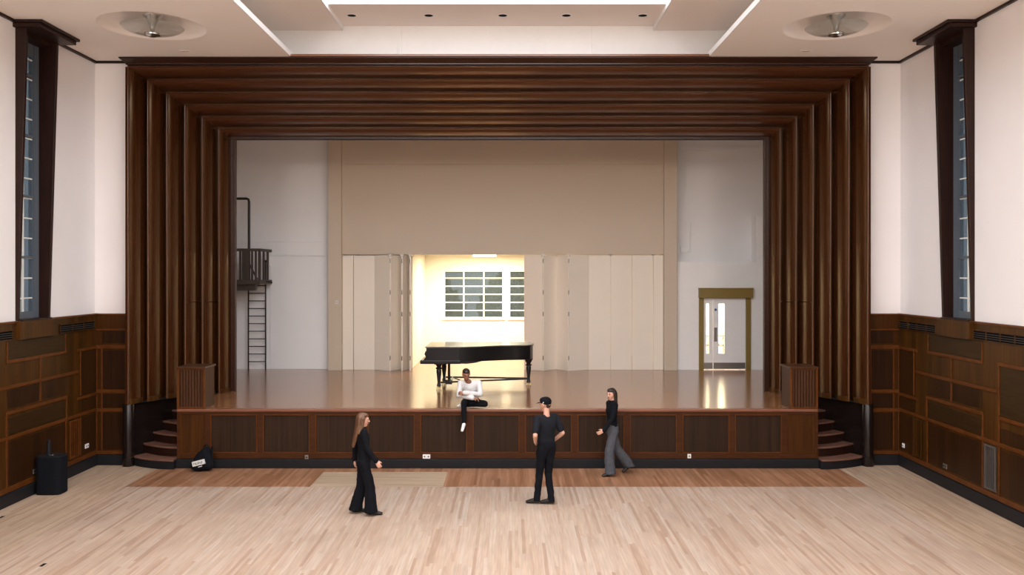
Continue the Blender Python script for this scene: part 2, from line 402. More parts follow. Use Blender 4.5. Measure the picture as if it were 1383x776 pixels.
b.box(CXL - .55, IXL - .03, YR, YB, ZA, ZA + .06, 1); b.box(IXR + .03, CXR + .55, YR, YB, ZA, ZA + .06, 1)
b.box(IXL - .03, IXL, YR, YB, ZA - .004, ZB + .36, 0); b.box(IXR, IXR + .03, YR, YB, ZA - .004, ZB + .36, 0)
b.box(IXL, IXR, YO + .03, YB, ZB, ZB + .04, 1); b.box(IXL, IXR, YO, YO + .03, ZB - .004, ZB + .36, 0)
b.box(CXL - .58, CXL - .55, YR, YB, ZC + .012, ZA + .06, 1); b.box(CXR + .55, CXR + .58, YR, YB, ZC + .012, ZA + .06, 1)
b.box(IXL - .05, IXR + .05, YR, YO + .05, 9.30, 9.36, 0)
o = b.build('ceiling_coffer', ['ceilw', 'ceil']); struct(o, 'raised stepped central coffer of the hall ceiling', 'ceiling')
b = MB(); b.box(CXL - .54, CXR + .54, YB, YB + .25, ZC + .01, 9.3)
for x in (540, 802): b.box(PX(x, YB) - .035, PX(x, YB) + .035, YB - .03, YB + .01, ZC, ZB - .01)
o = b.build('wall_coffer_end', 'ceilw'); struct(o, 'white strip of wall above the stage surround inside the coffer', 'wall')
# laylight diffuser panels lying in the coffer (they light the hall)
M['lay'] = glow('laylight_diffuser', (.86, .92, 1.0), LAYLIGHT)
ll = thing('ceiling_laylight', (XC, 5, 9.16), 'long bright white luminous ceiling panel at the centre of the coffer', 'ceiling light')
for k in range(8):
    y0 = YR + .35 + k * 4.38
    b = MB(); b.box(IXL + .12, IXR - .12, y0, y0 + 4.28, 9.17, 9.2); b.build('diffuser', 'lay', ll)
b = MB()
for k in range(9): b.box(IXL, IXR, YR + .24 + k * 4.38, YR + .36 + k * 4.38, 9.16, 9.22)
b.box(IXL, IXL + .12, YR, YO - .02, 9.16, 9.22); b.box(IXR - .12, IXR, YR, YO - .02, 9.16, 9.22); b.build('frame', 'white', ll)

# recessed spots in the inner ceiling strip
pos = ['outermost on the left', 'second from the left', 'middle one', 'second from the right', 'outermost on the right']
for k, x in enumerate((475, 579, 679, 765, 868)):
    X = PX(x, 17.2); t = thing('recessed_spotlight', (X, 17.2, ZB - .004), 'small dark round recessed spotlight above the stage surround, %s of the five' % pos[k], 'spotlight', 'recessed spotlights in the coffer')
    MB().lathe((X, 17.2, ZB - .006), [(.085, 0), (.10, .0), (.10, .006), (.085, .006)], 24, caps=False).build('bezel', 'white', t, True)
    MB().lathe((X, 17.2, ZB - .004), [(.086, 0), (.05, .003), (.001, .0035)], 24).build('lamp_recess', 'slot', t, True)

# thin dark ceiling mouldings
def trim(n, bx, lab):
    b = MB(); b.box(*bx); struct(b.build('trim_%d' % n, 'trimwood'), lab, 'moulding')
trim(1, (XL, XL + .05, YR, YB, ZC - .045, ZC), 'thin dark moulding where left wall meets ceiling')
trim(2, (XR - .05, XR, YR, YB, ZC - .045, ZC), 'thin dark moulding where right wall meets ceiling')
trim(3, (XL, -7.75, YB - .05, YB, ZC - .045, ZC), 'thin dark moulding above the narrow left end wall')
trim(4, (7.2, XR, YB - .05, YB, ZC - .045, ZC), 'thin dark moulding above the narrow right end wall')

# ---- dado panelling on the side walls (same layout mirrored) ; sgn -1 left, +1 right
def dado_side(parent, x, sgn):
    b = MB()
    def bx(y0, y1, z0, z1, t0, t1, mi):       # t = distance out of the wall
        xa, xb = x - sgn * t0, x - sgn * t1
        b.box(min(xa, xb), max(xa, xb), y0, y1, z0, z1, mi)
    bx(YR, YB, .2, ZD, 0, .05, 0)
    bx(YR, YB, ZD, ZD + .035, 0, .07, 3)      # cap
    bx(YR, YB, .22, .31, .05, .068, 3)        # bottom rail
    for k in range(7):
        o = -k * BAY
        def rail(y0, y1, z, h=.055): bx(y0 + o, y1 + o, z, z + h, .05, .07, 3)
        def stile(y, z0, z1, w=.045): bx(y - w / 2 + o, y + w / 2 + o, z0, z1, .05, .068, 3)
        def pan(y0, y1, z0, z1, mi): bx(y0 + o, y1 + o, z0, z1, .05, .060, mi)
        # long panel under the window, its rail
        pan(14.75, 16.6, 2.44, 2.74, 1); rail(14.7, 16.66, 2.375); stile(14.72, 2.42, 2.74, .03); stile(16.63, 2.42, 2.74, .03)
        # rail 2 and its divider
        rail(14.25, 17.12, 1.95); stile(15.75, 2.0, 2.375); stile(15.75, 1.6, 1.95)
        pan(15.80, 16.62, 1.62, 1.93, 2); pan(14.72, 15.70, 1.62, 1.93, 2)
        rail(14.7, 16.7, 1.52)
        stile(16.68, 1.10, 1.55); stile(14.70, 1.10, 1.55)
        pan(14.75, 16.62, 1.18, 1.47, 1); rail(13.0, YB - .0 - (0 if k == 0 else .0), 1.10, .06)
        pan(14.75, 16.62, .34, 1.06, 2); stile(16.66, .31, 1.10); stile(14.70, .31, 1.10)
        # narrow pair beside the corner and its twin
        for (ya, yb) in ((17.22, 17.86), (13.06, 14.17)):
            big = ya < 15
            rail(ya - (.15 if not big else 0), yb + .07, 2.36 if not big else 2.40)
            pan(ya + .03, yb, 1.50 if not big else 1.60, 2.34 if not big else 2.38, 2 if not big else 1)
            rail(ya - (.15 if not big else 0), yb + .07, 1.42 if not big else 1.53)
            stile(ya, 1.5, 2.36, .03)
            pan(ya + .05, yb, .34, 1.06, 2); stile(ya, .31, 1.10, .03); stile(yb + .04, .31, 2.4, .05)
            pan(ya + .03, yb, 1.18, 1.40, 2)
        # block beneath the window
        bx(15.0 + o, 16.2 + o, 2.76, 3.06, .05, .13, 0)
    return b.build('panelling', ['dado', 'panelh', 'panelv', 'rail'], parent, bevel=.004)
dado_side(WL, XL, -1); dado_side(WR, XR, 1)
def dado_end(parent, x0, x1, flip):
    b = MB(); y = YB
    b.box(x0, x1, y - .05, y, .2, ZD, 0); b.box(x0, x1, y - .07, y, ZD, ZD + .03, 3)
    a0, a1 = (x0 + .13, x1 - .13) if not flip else (x0 + .13, x1 - .13)
    for (z0, z1) in ((2.47, 2.72), (1.54, 2.33), (1.17, 1.44), (.32, 1.06)):
        b.box(a0, a1, y - .058, y - .05, z0, z1, 2)
    for z in (2.73, 2.36, 1.46, 1.08, .22): b.box(x0, x1, y - .068, y - .05, z, z + (.03 if z > 2.7 else .07), 3)
    for xx in (a0 - .03, a1): b.box(xx, xx + .03, y - .066, y - .05, .3, 2.4, 3)
    return b.build('panelling', ['dadox', 'panelh', 'panelv', 'rail'], parent, bevel=.004)
dado_end(WEL, XL + .05, -7.72, False); dado_end(WER, 7.16, XR - .05, True)
# skirtings
def skirt(side, bx, lab):
    b = MB(); b.box(*bx); struct(b.build('baseboard_' + side, 'black', bevel=.01), lab, 'skirting board')
skirt('left', (XL, XL + .09, YR, YB, 0, .21), 'black skirting board along the left wall')
skirt('right', (XR - .09, XR, YR, YB, 0, .21), 'black skirting board along the right wall')
skirt('end_left', (XL + .09, -7.85, YB - .09, YB, 0, .21), 'black skirting on the narrow left end wall')
skirt('end_right', (7.29, XR - .09, YB - .09, YB, 0, .21), 'black skirting on the narrow right end wall')

# ---- long low louvred vents in the dado top band
def louvre(x, sgn, y0, y1, lab):
    xo = x - sgn * .052
    t = thing('wall_vent', (xo, (y0 + y1) / 2, 2.76), lab, 'vent', 'louvred vents in the top of the panelling')
    def bx(b, ya, yb, za, zb, t0, t1):
        xa, xb = xo - sgn * t0, xo - sgn * t1; b.box(min(xa, xb), max(xa, xb), ya, yb, za, zb)
    b = MB(); bx(b, y0, y1, 2.775, 2.925, 0, .004); b.build('backing', 'slot', t)
    b = MB(); n = max(1, round((y1 - y0) / .42))
    bx(b, y0, y1, 2.765, 2.78, 0, .022); bx(b, y0, y1, 2.92, 2.935, 0, .022)
    for k in range(n + 1):
        yy = y0 + (y1 - y0 - .02) * k / n; bx(b, yy, yy + .02, 2.77, 2.93, 0, .022)
    b.build('frame', 'dado', t)
    for z in (2.81, 2.845, 2.88):
        b = MB(); bx(b, y0 + .02, y1 - .02, z, z + .006, .010, .018); b.build('slat', 'slat', t)
louvre(XL, -1, 16.42, 17.80, 'long black louvred vent in left panelling between window and corner')
louvre(XL, -1, 13.2, 14.88, 'black louvred vent in left panelling at the left picture edge')
louvre(XR, 1, 16.30, 17.85, 'long black louvred vent in right panelling between corner and window')
louvre(XR, 1, 12.9, 15.0, 'black louvred vent in right panelling on the near side of the window')
def upright_vent(x, sgn, y0, y1, lab, mat):
    xo = x - sgn * .052
    t = thing('floor_vent', (xo, (y0 + y1) / 2, .34), lab, 'vent', 'upright slatted vents low in the panelling')
    def bx(b, ya, yb, za, zb, t0, t1):
        xa, xb = xo - sgn * t0, xo - sgn * t1; b.box(min(xa, xb), max(xa, xb), ya, yb, za, zb)
    b = MB(); bx(b, y0, y1, .36, 1.05, 0, .006); b.build('backing', 'slot', t)
    b = MB()
    for (a, c) in ((y0, y0 + .03), (y1 - .03, y1)): bx(b, a, c, .34, 1.07, 0, .03)
    bx(b, y0 + .03, y1 - .03, .34, .37, 0, .03); bx(b, y0 + .03, y1 - .03, 1.04, 1.07, 0, .03); b.build('frame', mat, t)
    n = 5
    for k in range(n):
        yy = y0 + .05 + (y1 - y0 - .1) * k / (n - 1); b = MB(); bx(b, yy - .008, yy + .008, .37, 1.04, .006, .024); b.build('slat', mat, t)
upright_vent(XL, -1, 16.78, 17.15, 'upright red-brown slatted vent low on left panelling near the corner', 'rail')
upright_vent(XR, 1, 16.88, 17.18, 'narrow upright slatted vent low on right panelling near the corner', 'dado')
upright_vent(XR, 1, 14.28, 14.62, 'tall dark barred vent low on right panelling nearest the viewer', 'slat')
# sockets
def socket(c, axis, lab, w=.14, two=True, mat='socket'):
    t = thing('wall_socket', c, lab, 'socket')
    x, y, z = c; b = MB()
    if axis == 'Y': b.box(x - w / 2, x + w / 2, y - .018, y, z, z + .085); 
    else: b.box(min(x, x + axis * .018), max(x, x + axis * .018), y - w / 2, y + w / 2, z, z + .085)
    b.build('plate', mat, t, bevel=.004)
    for s_ in ((-1, 1) if two else (0,)):
        d = MB()
        if axis == 'Y': d.box(x + s_ * w / 4 - .012, x + s_ * w / 4 + .012, y - .021, y - .017, z + .03, z + .055)
        else: d.box(min(x + axis * .017, x + axis * .021), max(x + axis * .017, x + axis * .021), y + s_ * w / 4 - .012, y + s_ * w / 4 + .012, z + .03, z + .055)
        d.build('pin_hole', 'slot', t)
socket((XL + .062, 17.45, .43), 1, 'white socket plate low on left panelling near the corner')
socket((XR - .062, 17.65, .40), -1, 'small white socket low on right panelling beside the corner', .09, False)
socket((XR - .062, 15.95, .36), -1, 'dark bronze socket plate low on right panelling below the window', .14, True, 'steel')
socket((XL + .062, 15.55, .36), 1, 'grey socket plate on left panelling half hidden by black box', .12, True, 'steel')

# ---- tall side windows with tapering fins and projecting head
def hall_window(n, x, sgn, k, lab):
    o = -k * BAY; y0, y1 = WY0 + o, WY1 + o
    root = bpy.data.objects.new('window_%d' % n, None); COL.objects.link(root); root.location = (x, (y0 + y1) / 2, ZD); struct(root, lab, 'window')
    def fin(ya, yb, nm):
        pts = [(x + sgn * .28, ZD - .02), (x - sgn * .035, ZD - .02), (x - sgn * .19, ZC - .10), (x + sgn * .28, ZC - .10)]
        if sgn > 0: pass
        MB().extr([(p[0], p[1]) for p in pts], 'Y', ya, yb).build(nm, 'trimwood', root, bevel=.006)
    fin(y0, y0 + .07, 'jamb_fin'); fin(y1 - .07, y1, 'jamb_fin')
    b = MB()                                   # projecting head, two stepped boards
    for (t, za, zb, e) in ((.52, ZC - .05, ZC - .002, .12), (.47, ZC - .12, ZC - .05, .08)):
        xa, xb = x + sgn * .02, x - sgn * t; b.box(min(xa, xb), max(xa, xb), y0 - e, y1 + e, za, zb)
    b.build('window_head', 'trimwood', root, bevel=.006)
    b = MB(); xa, xb = x + sgn * .28, x - sgn * .10; b.box(min(xa, xb), max(xa, xb), y0 + .07, y1 - .07, ZC - .20, ZC - .121); b.build('window_soffit', 'trimwood', root)
    b = MB(); xa, xb = x + sgn * .28, x - sgn * .09; b.box(min(xa, xb), max(xa, xb), y0 + .05, y1 - .05, ZD - .0, ZD + .05); b.build('window_sill', 'trimwood', root, bevel=.006)
    xg = x + sgn * .19; b = MB(); g = MB(); a, c = y0 + .07, y1 - .07
    def bb(b, ya, yb, za, zb, hw=.022): b.box(xg - hw, xg + hw, ya, yb, za, zb)
    zt, zb_ = ZC - .12, ZD + .05
    bb(b, (a + c) / 2 - .03, (a + c) / 2 + .03, zb_, zt)
    nrow = 14
    for i in range(1, nrow): z = zb_ + (zt - zb_) * i / nrow; bb(b, a, c, z - .012, z + .012, .016)
    b.build('window_frame', 'grid', root)
    b = MB()
    for i in range(1, 5): z = zb_ + (zt - zb_) * i / 4.6; bb(b, a, c, z - .022, z + .022, .04)
    bb(b, a, a + .05, zb_, zt, .03); bb(b, c - .16, c, zb_, zt, .05); bb(b, a, c, zb_, zb_ + .12, .04); bb(b, a, c, zt - .3, zt, .04)
    b.build('casement_bar', 'slatelead', root)
    g.box(xg - .003, xg + .003, a, c, zb_, zt); g.build('window_pane', 'glassblue', root)
for k in range(7):
    hall_window(1 + k, XL, -1, k, 'tall narrow window in the left wall with dark tapering side fins' if k == 0 else 'tall narrow window in the left wall, bay %d behind the viewer side' % k)
    hall_window(13 + k, XR, 1, k, 'tall narrow window in the right wall with dark tapering side fins' if k == 0 else 'tall narrow window in the right wall, bay %d behind the viewer side' % k)

# ---- ceiling dish lights
def dish(x, lab):
    t = thing('ceiling_dish_lamp', (x, DY, 8.03), lab, 'ceiling lamp', 'glass dish lamps in the ceiling recesses')
    MB().lathe((x, DY, 0), [(.16, 8.392), (.155, 8.37), (.095, 8.30), (.055, 8.22), (.038, 8.13), (.045, 8.07)], 32).build('stem', 'metal', t, True)
    pr = [(.53, 8.185), (.50, 8.16), (.42, 8.12), (.30, 8.085), (.16, 8.065), (.05, 8.06)]
    MB().lathe((x, DY, 0), pr + [(r - .006 if r > .1 else r, z + .012) for r, z in pr[::-1]], 48, caps=False).build('glass_dish', 'glassdish', t, True)
    MB().lathe((x, DY, 0), [(.001, 8.02), (.07, 8.025), (.10, 8.045), (.135, 8.05), (.14, 8.075), (.12, 8.085), (.001, 8.086)], 32).build('boss', 'metal', t, True)
dish(DXL, 'shallow glass dish lamp with chrome stem in the left ceiling recess')
dish(DXR, 'shallow glass dish lamp with chrome stem in the right ceiling recess')
for k, yy in enumerate((7.0, -1.5, -10.0)):  # unseen dish lamps added to brighten walls and ceiling
    for x, l in ((DXL, 'left'), (DXR, 'right')):
        t = thing('ceiling_dish_lamp', (x, yy, 8.0), 'added out-of-view dish lamp on the %s ceiling, %s row behind the visible pair' % (l, ('first', 'second', 'third')[k]), 'ceiling lamp', 'dish lamps added out of view as fill light')
        MB().lathe((x, yy, 0), [(.08, 8.199), (.04, 8.12), (.04, 8.05)], 20).build('stem', 'metal', t, True)
        MB().lathe((x, yy, 0), [(.53, 8.185), (.42, 8.12), (.30, 8.085), (.05, 8.06), (.05, 8.072), (.30, 8.097), (.42, 8.132), (.524, 8.197)], 40, caps=False).build('glass_dish', 'glassdish', t, True)
        lamp_point('added_fill_light', (x, yy, 7.1), FILL_W, (1, .90, .82), .9)
for x, l in ((250, 'left'), (1088, 'right')):
    D = (ZC - CAMZ) * F / (HZ - 68.5); MB().box(PX(x, D) - .09, PX(x, D) + .09, D - .05, D + .05, ZC - .012, ZC - .002)
    b = MB(); b.box(PX(x, D) - .09, PX(x, D) + .09, D - .04, D + .04, ZC - .010, ZC)
    b.box(PX(x, D) - .07, PX(x, D) + .07, D - .015, D + .015, ZC - .012, ZC - .009, 1)
    tag(b.build('ceiling_plate', ['ceil', 'steel']), 'small flat slotted plate on the %s ceiling above the wooden surround' % l, 'ceiling plate')

# ================================================================== PROSCENIUM
PX0, PX1, PZ1, PY0 = -7.73, 7.17, 8.05, 17.70
PW, PH, PD = 1.36, 1.095, 2.50; NM = 6
BEAD = [(0, .04), (0, .0), (.004, -.012), (.010, -.018), (.016, -.019), (.022, -.015), (.027, -.005), (.029, .010), (.029, .04)]
def module_profile(i):
    """one step of the surround: quick round, long slightly bowed side face, deep shadow groove"""
    w, d = PW / NM, PD / NM
    pts = [(.026, .040), (.032, .040), (.056, .064), (.078, .094), (.096, .13), (.112, .17), (.125, .215), (.136, .26), (.145, .31), (.152, .36), (.156, .41), (.157, d + .16), (w, d + .16), (w, d + .03)]
    return [(u + i * w, v + i * d) for u, v in pts]
def bead_profile(i):
    return [(u + i * PW / NM, v + i * PD / NM) for u, v in BEAD]
def at_jamb(side, u, v, z):
    return (PX0 + u, PY0 + v, z) if side < 0 else (PX1 - u, PY0 + v, z)
pro = thing('proscenium_surround', (XC, PY0, 1.25), 'huge dark walnut stage surround of six stepped fluted ribs', 'stage surround')
zb0 = 1.26
def base_z(i): return 1.26 if i < 3 else (ZS + .02 if i > 3 else 1.26)
def ztop(u): return PZ1 - u * PH / PW
for side, lab in ((-1, 'left'), (1, 'right')):
    for i in range(NM):
        pr = module_profile(i); door = i in (3, 4)
        def strip_mesh(z_lo, z_hi, name, inset=0, prof=None, mat='dark'):
            b = MB(); a = []; c = []
            prof = prof or pr
            for u, v in prof:
                a.append(b.bm.verts.new(at_jamb(side, u, v + inset, z_lo)))
                c.append(b.bm.verts.new(at_jamb(side, u, v + inset, z_hi if z_hi is not None else ztop(u))))
            for k in range(len(prof) - 1): b.bm.faces.new((a[k], a[k + 1], c[k + 1], c[k]))
            return b.build(name, mat, pro, True)
        zl = ZS if i >= 3 else 1.25
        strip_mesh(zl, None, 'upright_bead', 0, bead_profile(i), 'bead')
        if door:
            dz = 3.9 - (408 - 368) * (PY0 + i * PD / 6 + .2) / F
            strip_mesh(dz + .012, None, 'upright_flute'); strip_mesh(zl + .05, dz, 'hidden_door_leaf', .012)
            b = MB()
            pts = [at_jamb(side, u, v + .05, z) for u, v in ((pr[0]), (pr[11])) for z in (zl, dz + .2)]
            b.bm.faces.new([b.bm.verts.new(pts[q]) for q in (0, 1, 3, 2)]); b.build('gap_shade_sheet', 'slot', pro)  # black sheet painting the shade inside the hidden door's gap
        else: strip_mesh(zl, None, 'upright_flute')
        # plain foot band following the flute
        pr = pr[:11]; b = MB(); n = len(pr); ring = []
        for z in (zl, zl + .10):
            ring.append([b.bm.verts.new(at_jamb(side, u + (.0), v - .012, z)) for u, v in pr])
            ring.append([b.bm.verts.new(at_jamb(side, u, v + .03, z)) for u, v in pr])
        for A, B in ((0, 2), (2, 3), (3, 1), (1, 0)):
            for k in range(n - 1): b.bm.faces.new((ring[A][k], ring[A][k + 1], ring[B][k + 1], ring[B][k]))
        b.build('foot_band', 'dado', pro, True)
for i in range(NM):
    pr = module_profile(i); b = MB(); a = []; c = []
    for u, v in pr:
        a.append(b.bm.verts.new((PX0 + u, PY0 + v, ztop(u)))); c.append(b.bm.verts.new((PX1 - u, PY0 + v, ztop(u))))
    for k in range(len(pr) - 1): b.bm.faces.new((a[k], a[k + 1], c[k + 1], c[k]))
    b.build('head_flute', 'darkh', pro, True)
    b = MB(); a = []; c = []; pr = bead_profile(i)
    for u, v in pr:
        a.append(b.bm.verts.new((PX0 + u, PY0 + v, ztop(u)))); c.append(b.bm.verts.new((PX1 - u, PY0 + v, ztop(u))))
    for k in range(len(pr) - 1): b.bm.faces.new((a[k], a[k + 1], c[k + 1], c[k]))
    b.build('head_bead', 'darkh', pro, True)
# inner return and back framing so that it has depth
b = MB()
zi = ztop(PW)
b.box(PX0 + PW - .22, PX0 + PW, PY0 + PD, PY0 + PD + .12, ZS + .002, zi); b.box(PX1 - PW, PX1 - PW + .22, PY0 + PD, PY0 + PD + .12, ZS + .002, zi)
b.box(PX0 + PW - .22, PX1 - PW + .22, PY0 + PD, PY0 + PD + .12, zi, zi + .25)
b.box(PX0 + PW - .012, PX0 + PW + .03, PY0 + PD - .02, PY0 + PD + .10, ZS + .002, zi - .001); b.box(PX1 - PW - .03, PX1 - PW + .012, PY0 + PD - .02, PY0 + PD + .10, ZS + .002, zi - .001)
b.build('inner_bead', 'cornicewood', pro, bevel=.008)
b = MB()
xa, xb = PX0 - .02, PX1 + .02; e = .09
lo = [(xa, 17.66), (xb, 17.66), (xb, YB - .01), (xa, YB - .01)]; hi = [(xa - e, 17.54), (xb + e, 17.54), (xb + e, YB - .01), (xa - e, YB - .01)]
zs = [(lo, 8.07), (lo, 8.10), (hi, 8.175), (hi, ZC - .003)]; rows = [[b.bm.verts.new((x, y, z)) for x, y in pl] for pl, z in zs]
for A, B in zip(rows, rows[1:]):
    for k in range(4): b.bm.faces.new((A[k], A[(k + 1) % 4], B[(k + 1) % 4], B[k]))
b.bm.faces.new(rows[0][::-1]); b.bm.faces.new(rows[-1])
b.build('cornice', 'cornicewood', pro, bevel=.004)
b = MB(); b.box(PX0, PX1, 17.72, YB - .01, 8.03, 8.075); b.build('shadow_gap', 'trimwood', pro)
b = MB(); b.box(CXL, CXR, 17.50, YB, ZC - .002, 8.24); b.build('top_board', 'nosing', pro)
for xo in (PX0 - .03, PX1): MB().box(xo, xo + .03, 17.68, YB, 1.25, 8.03).build('outer_edge', 'dark', pro)

# black polished plinth walls under the splayed jambs, with a bullnose post at the hall end
for side, lab in ((-1, 'left'), (1, 'right')):
    sx = PX0 if side < 0 else PX1
    t = thing('proscenium_plinth', (sx, 17.85, 0), 'black polished plinth wall and rounded post under the %s jamb beside the steps' % lab, 'plinth')
    b = MB(); m = -side
    p0 = (sx - m * .05, 17.84); p1 = (sx + m * .70, 19.08)
    q1 = (p1[0] - m * .12, p1[1] + .2); q0 = (sx - m * .02, 18.0)
    poly = [p0, p1, q1, q0]
    b.prism(poly, 0, 1.25); b.build('plinth_wall', 'blackgloss', t)
    MB().lathe((sx - m * .02, 17.81, 0), [(.115, 0), (.12, .02), (.12, .19), (.11, .20), (.11, 1.23), (.1, 1.25)], 32).build('bullnose_post', 'blackgloss', t, True)
    b = MB(); e = .03
    b.prism([(p0[0] + m * e, p0[1] - .05), (p1[0] + m * e, p1[1]), q1, q0], 1.235, 1.265); b.build('plinth_cap', 'black', t)

# ================================================================== STAGE
st = thing('stage', (XC, YS, 0), 'raised timber stage with eleven dark reeded front panels and glossy boards', 'stage')
SX0, SX1 = -6.69, 6.11
b = MB(); b.box(SX0 + .06, SX1 - .06, YS + .04, 19.2, .0, ZS - .06); b.build('platform_core', 'fascia', st)
b = MB(); b.box(SX0, SX1, YS + .0, YS + .14, ZS - .055, ZS + .0); b.build('nosing', 'nosing', st, bevel=.012)
b = MB(); b.prism([(SX0, YS + .14), (SX1, YS + .14), (SX1, 19.0), (7.05, 19.0), (7.05, 20.35), (9.0, 20.35), (9.0, YW), (-9.5, YW), (-9.5, 20.35), (-7.6, 20.35), (-7.6, 19.0), (SX0, 19.0)], ZS - .055, ZS - .001)
b.build('stage_floor', 'stagefloor', st, org=(0, 0, 0))
b = MB()
b.box(SX0 + .06, SX1 - .06, YS + .015, YS + .05, ZS - .11, ZS - .055)       # top rail
b.box(SX0 + .06, SX1 - .06, YS + .015, YS + .05, .19, .30)                           # bottom rail
pw = 63 * YS / F; sp = 70.9 * YS / F; x0 = PX(284, YS)
for k in range(12):
    xa = x0 + k * sp - (sp - pw); b.box(max(SX0 + .06, xa), min(SX1 - .06, xa + sp - pw), YS + .015, YS + .05, .30, ZS - .11)
for (xa, xb) in ((SX0, SX0 + .06), (SX1 - .06, SX1)): b.box(xa, xb, YS + .005, YS + .05, .19, ZS - .055)
b.build('front_rails', 'fascia', st, bevel=.004)
for k in range(11):
    xa = x0 + k * sp; b = MB(); xb = xa + pw; z0, z1 = .30, ZS - .11; m = .018
    b.box(xa, xb, YS + .036, YS + .05, z0, z1, 0)
    for (p, q, r_, s_) in ((xa, xb, z1 - m, z1), (xa, xb, z0, z0 + m), (xa, xa + m, z0 + m, z1 - m), (xb - m, xb, z0 + m, z1 - m)): b.box(p, q, YS + .006, YS + .04, r_, s_, 1)
    b.build('front_panel', ['fpanel', 'rail'], st)
for (xa, xb) in ((SX0 + .06, x0 - (sp - pw)), (x0 + 11 * sp - (sp - pw) + .12, SX1 - .06)):
    b = MB(); b.box(xa, xb, YS + .03, YS + .05, .30, ZS - .11); b.build('end_panel', 'dadox', st)
b = MB(); b.box(SX0 - .015, SX1 + .015, YS - .02, YS + .06, 0, .185); b.build('skirting', 'black', st, bevel=.01)
for xa, xb in ((SX0 - .0, SX0 + .06), (SX1 - .06, SX1)):
    b = MB(); b.box(xa, xb, YS + .05, 19.0, 0, ZS - .056); b.build('side_board', 'fascia', st)
# sockets along the stage front
for x, y, w, l in ((576, 616, .15, 'white double socket on the stage front below the seated man'), (414, 617, .07, 'small grey socket at the foot of the stage front toward its left end'), (931, 615.5, .07, 'small white socket at the foot of the stage front, toward the right end')):
    socket((PX(x, YS), YS + .014, PZ(y + 3, YS)), 'Y', l, w, w > .1, 'socket' if w > .1 or x > 900 else 'steel')

# pedestals standing on the stage corners
for side, lab in ((-1, 'left'), (1, 'right')):
    xa, xb = (SX0, SX0 + .56) if side < 0 else (SX1 - .56, SX1)
    y0, y1 = YS + .0, YS + .64; zt = 2.02
    t = thing('stage_pedestal', ((xa + xb) / 2, (y0 + y1) / 2, ZS), 'boxy wooden pedestal with reeded front on the %s end of the stage edge' % lab, 'pedestal', 'pedestals at the stage ends')
    b = MB(); b.box(xa + .02, xb - .02, y0 + .03, y1 - .02, ZS + .001, zt - .035, 0); b.build('body', 'dadox', t, bevel=.004)
    b = MB()
    for xx in (xa, xb - .045): b.box(xx, xx + .045, y0, y0 + .04, ZS + .001, zt - .035)
    b.box(xa + .045, xb - .045, y0 + .002, y0 + .04, ZS + .001, ZS + .04); b.box(xa + .045, xb - .045, y0 + .002, y0 + .04, zt - .065, zt - .035); b.build('front_frame', 'rail', t, bevel=.004)
    b = MB(); b.box(xa - .012, xb + .012, y0 - .015, y1, zt - .035, zt); b.build('top', 'reed', t, bevel=.008)
    n = 8; w = (xb - xa - .10) / n
    for k in range(n):
        xx = xa + .05 + k * w
        b = MB(); pts = [(xx + w * .08 + w * .84 * (q / 6), y0 + .03 - .022 * math.sin(math.pi * q / 6)) for q in range(7)]
        b.prism(pts, ZS + .04, zt - .065); b.build('reed', 'reed', t, True)

# curved side steps
for side, lab in ((-1, 'left'), (1, 'right')):
    m = -side; sx = PX0 if side < 0 else PX1; ex = SX0 if side < 0 else SX1
    t = thing('side_steps', ((sx + ex) / 2, 18.2, 0), 'five curved dark wooden steps rising to the %s end of the stage' % lab, 'steps', 'steps at the stage ends')
    L = [(-7.79, 18.02), (-7.69, 18.28), (-7.58, 18.48), (-7.45, 18.68), (-7.34, 18.86)]
    Rr = [17.47, 17.76, 18.02, 18.28, 18.58]
    for k in range(5):
        lx = sx + m * (.0 + (L[k][0] + 7.73)); ly = L[k][1]; ry = Rr[k]; h = ZS / 6 * (k + 1)
        if k == 0: lx = sx + m * .05; ly = 17.86
        def outline(off, nose=0):
            pts = []
            for q in range(15):
                s_ = q / 14; x = lx + (ex - m * .02 - lx) * s_
                y = ly + (ry - ly) * math.sin(s_ * math.pi / 2) ** .9 - off
                pts.append((x, y))
            pts += [(ex - m * .02, 19.0), (sx + m * .66, 19.0)]
            return pts
        hh = h - .035
        mats = ['black', 'tread'] if k == 0 else ['trimwood', 'tread']
        b = MB(); b.prism(outline(0), ZS / 6 * k if k else 0, hh); b.build('riser', mats[0], t)
        b = MB(); b.prism(outline(.03), hh, h); b.build('tread', 'tread', t, bevel=.006)

# ================================================================== STAGE HOUSE
b = MB()                                    # rear white walls left and right of the cream frontage
b.box(-9.5, -5.0, YW, YW + .25, 0, 9.0)
b.box(-5.0, 4.5, YW + .1, YW + .25, 4.6, 9.0)
o = b.build('wall_stage_rear_left', 'stagewhite'); struct(o, 'tall off-white rear wall of the stage behind the ladder', 'wall'); WSL = o
b = MB()                                    # shallow seams / scene dock door outline
zL = PZ(325, YW); b.box(-9.5, PX(443, YW), YW - .03, YW, zL - .025, zL)
xa, xb = PX(365, YW), PX(443, YW); zd = PZ(345, YW)
b.box(PX(316, YW) - 1, PX(356, YW), YW - .012, YW, zd - .02, zd); b.box(xa - .02, xb, YW - .05, YW, zd, zd + .05)
b.build('ledge', 'stagewhite', WSL)
b = MB(); b.box(xa, xb, YW - .025, YW, ZS, zd - .02); b.build('flush_panel', 'stagewhite', WSL, bevel=.006)
b = MB(); b.box(-9.5, PX(443, YW), YW - .02, YW, ZS, ZS + .06); b.build('skirting', 'stagewhite', WSL)
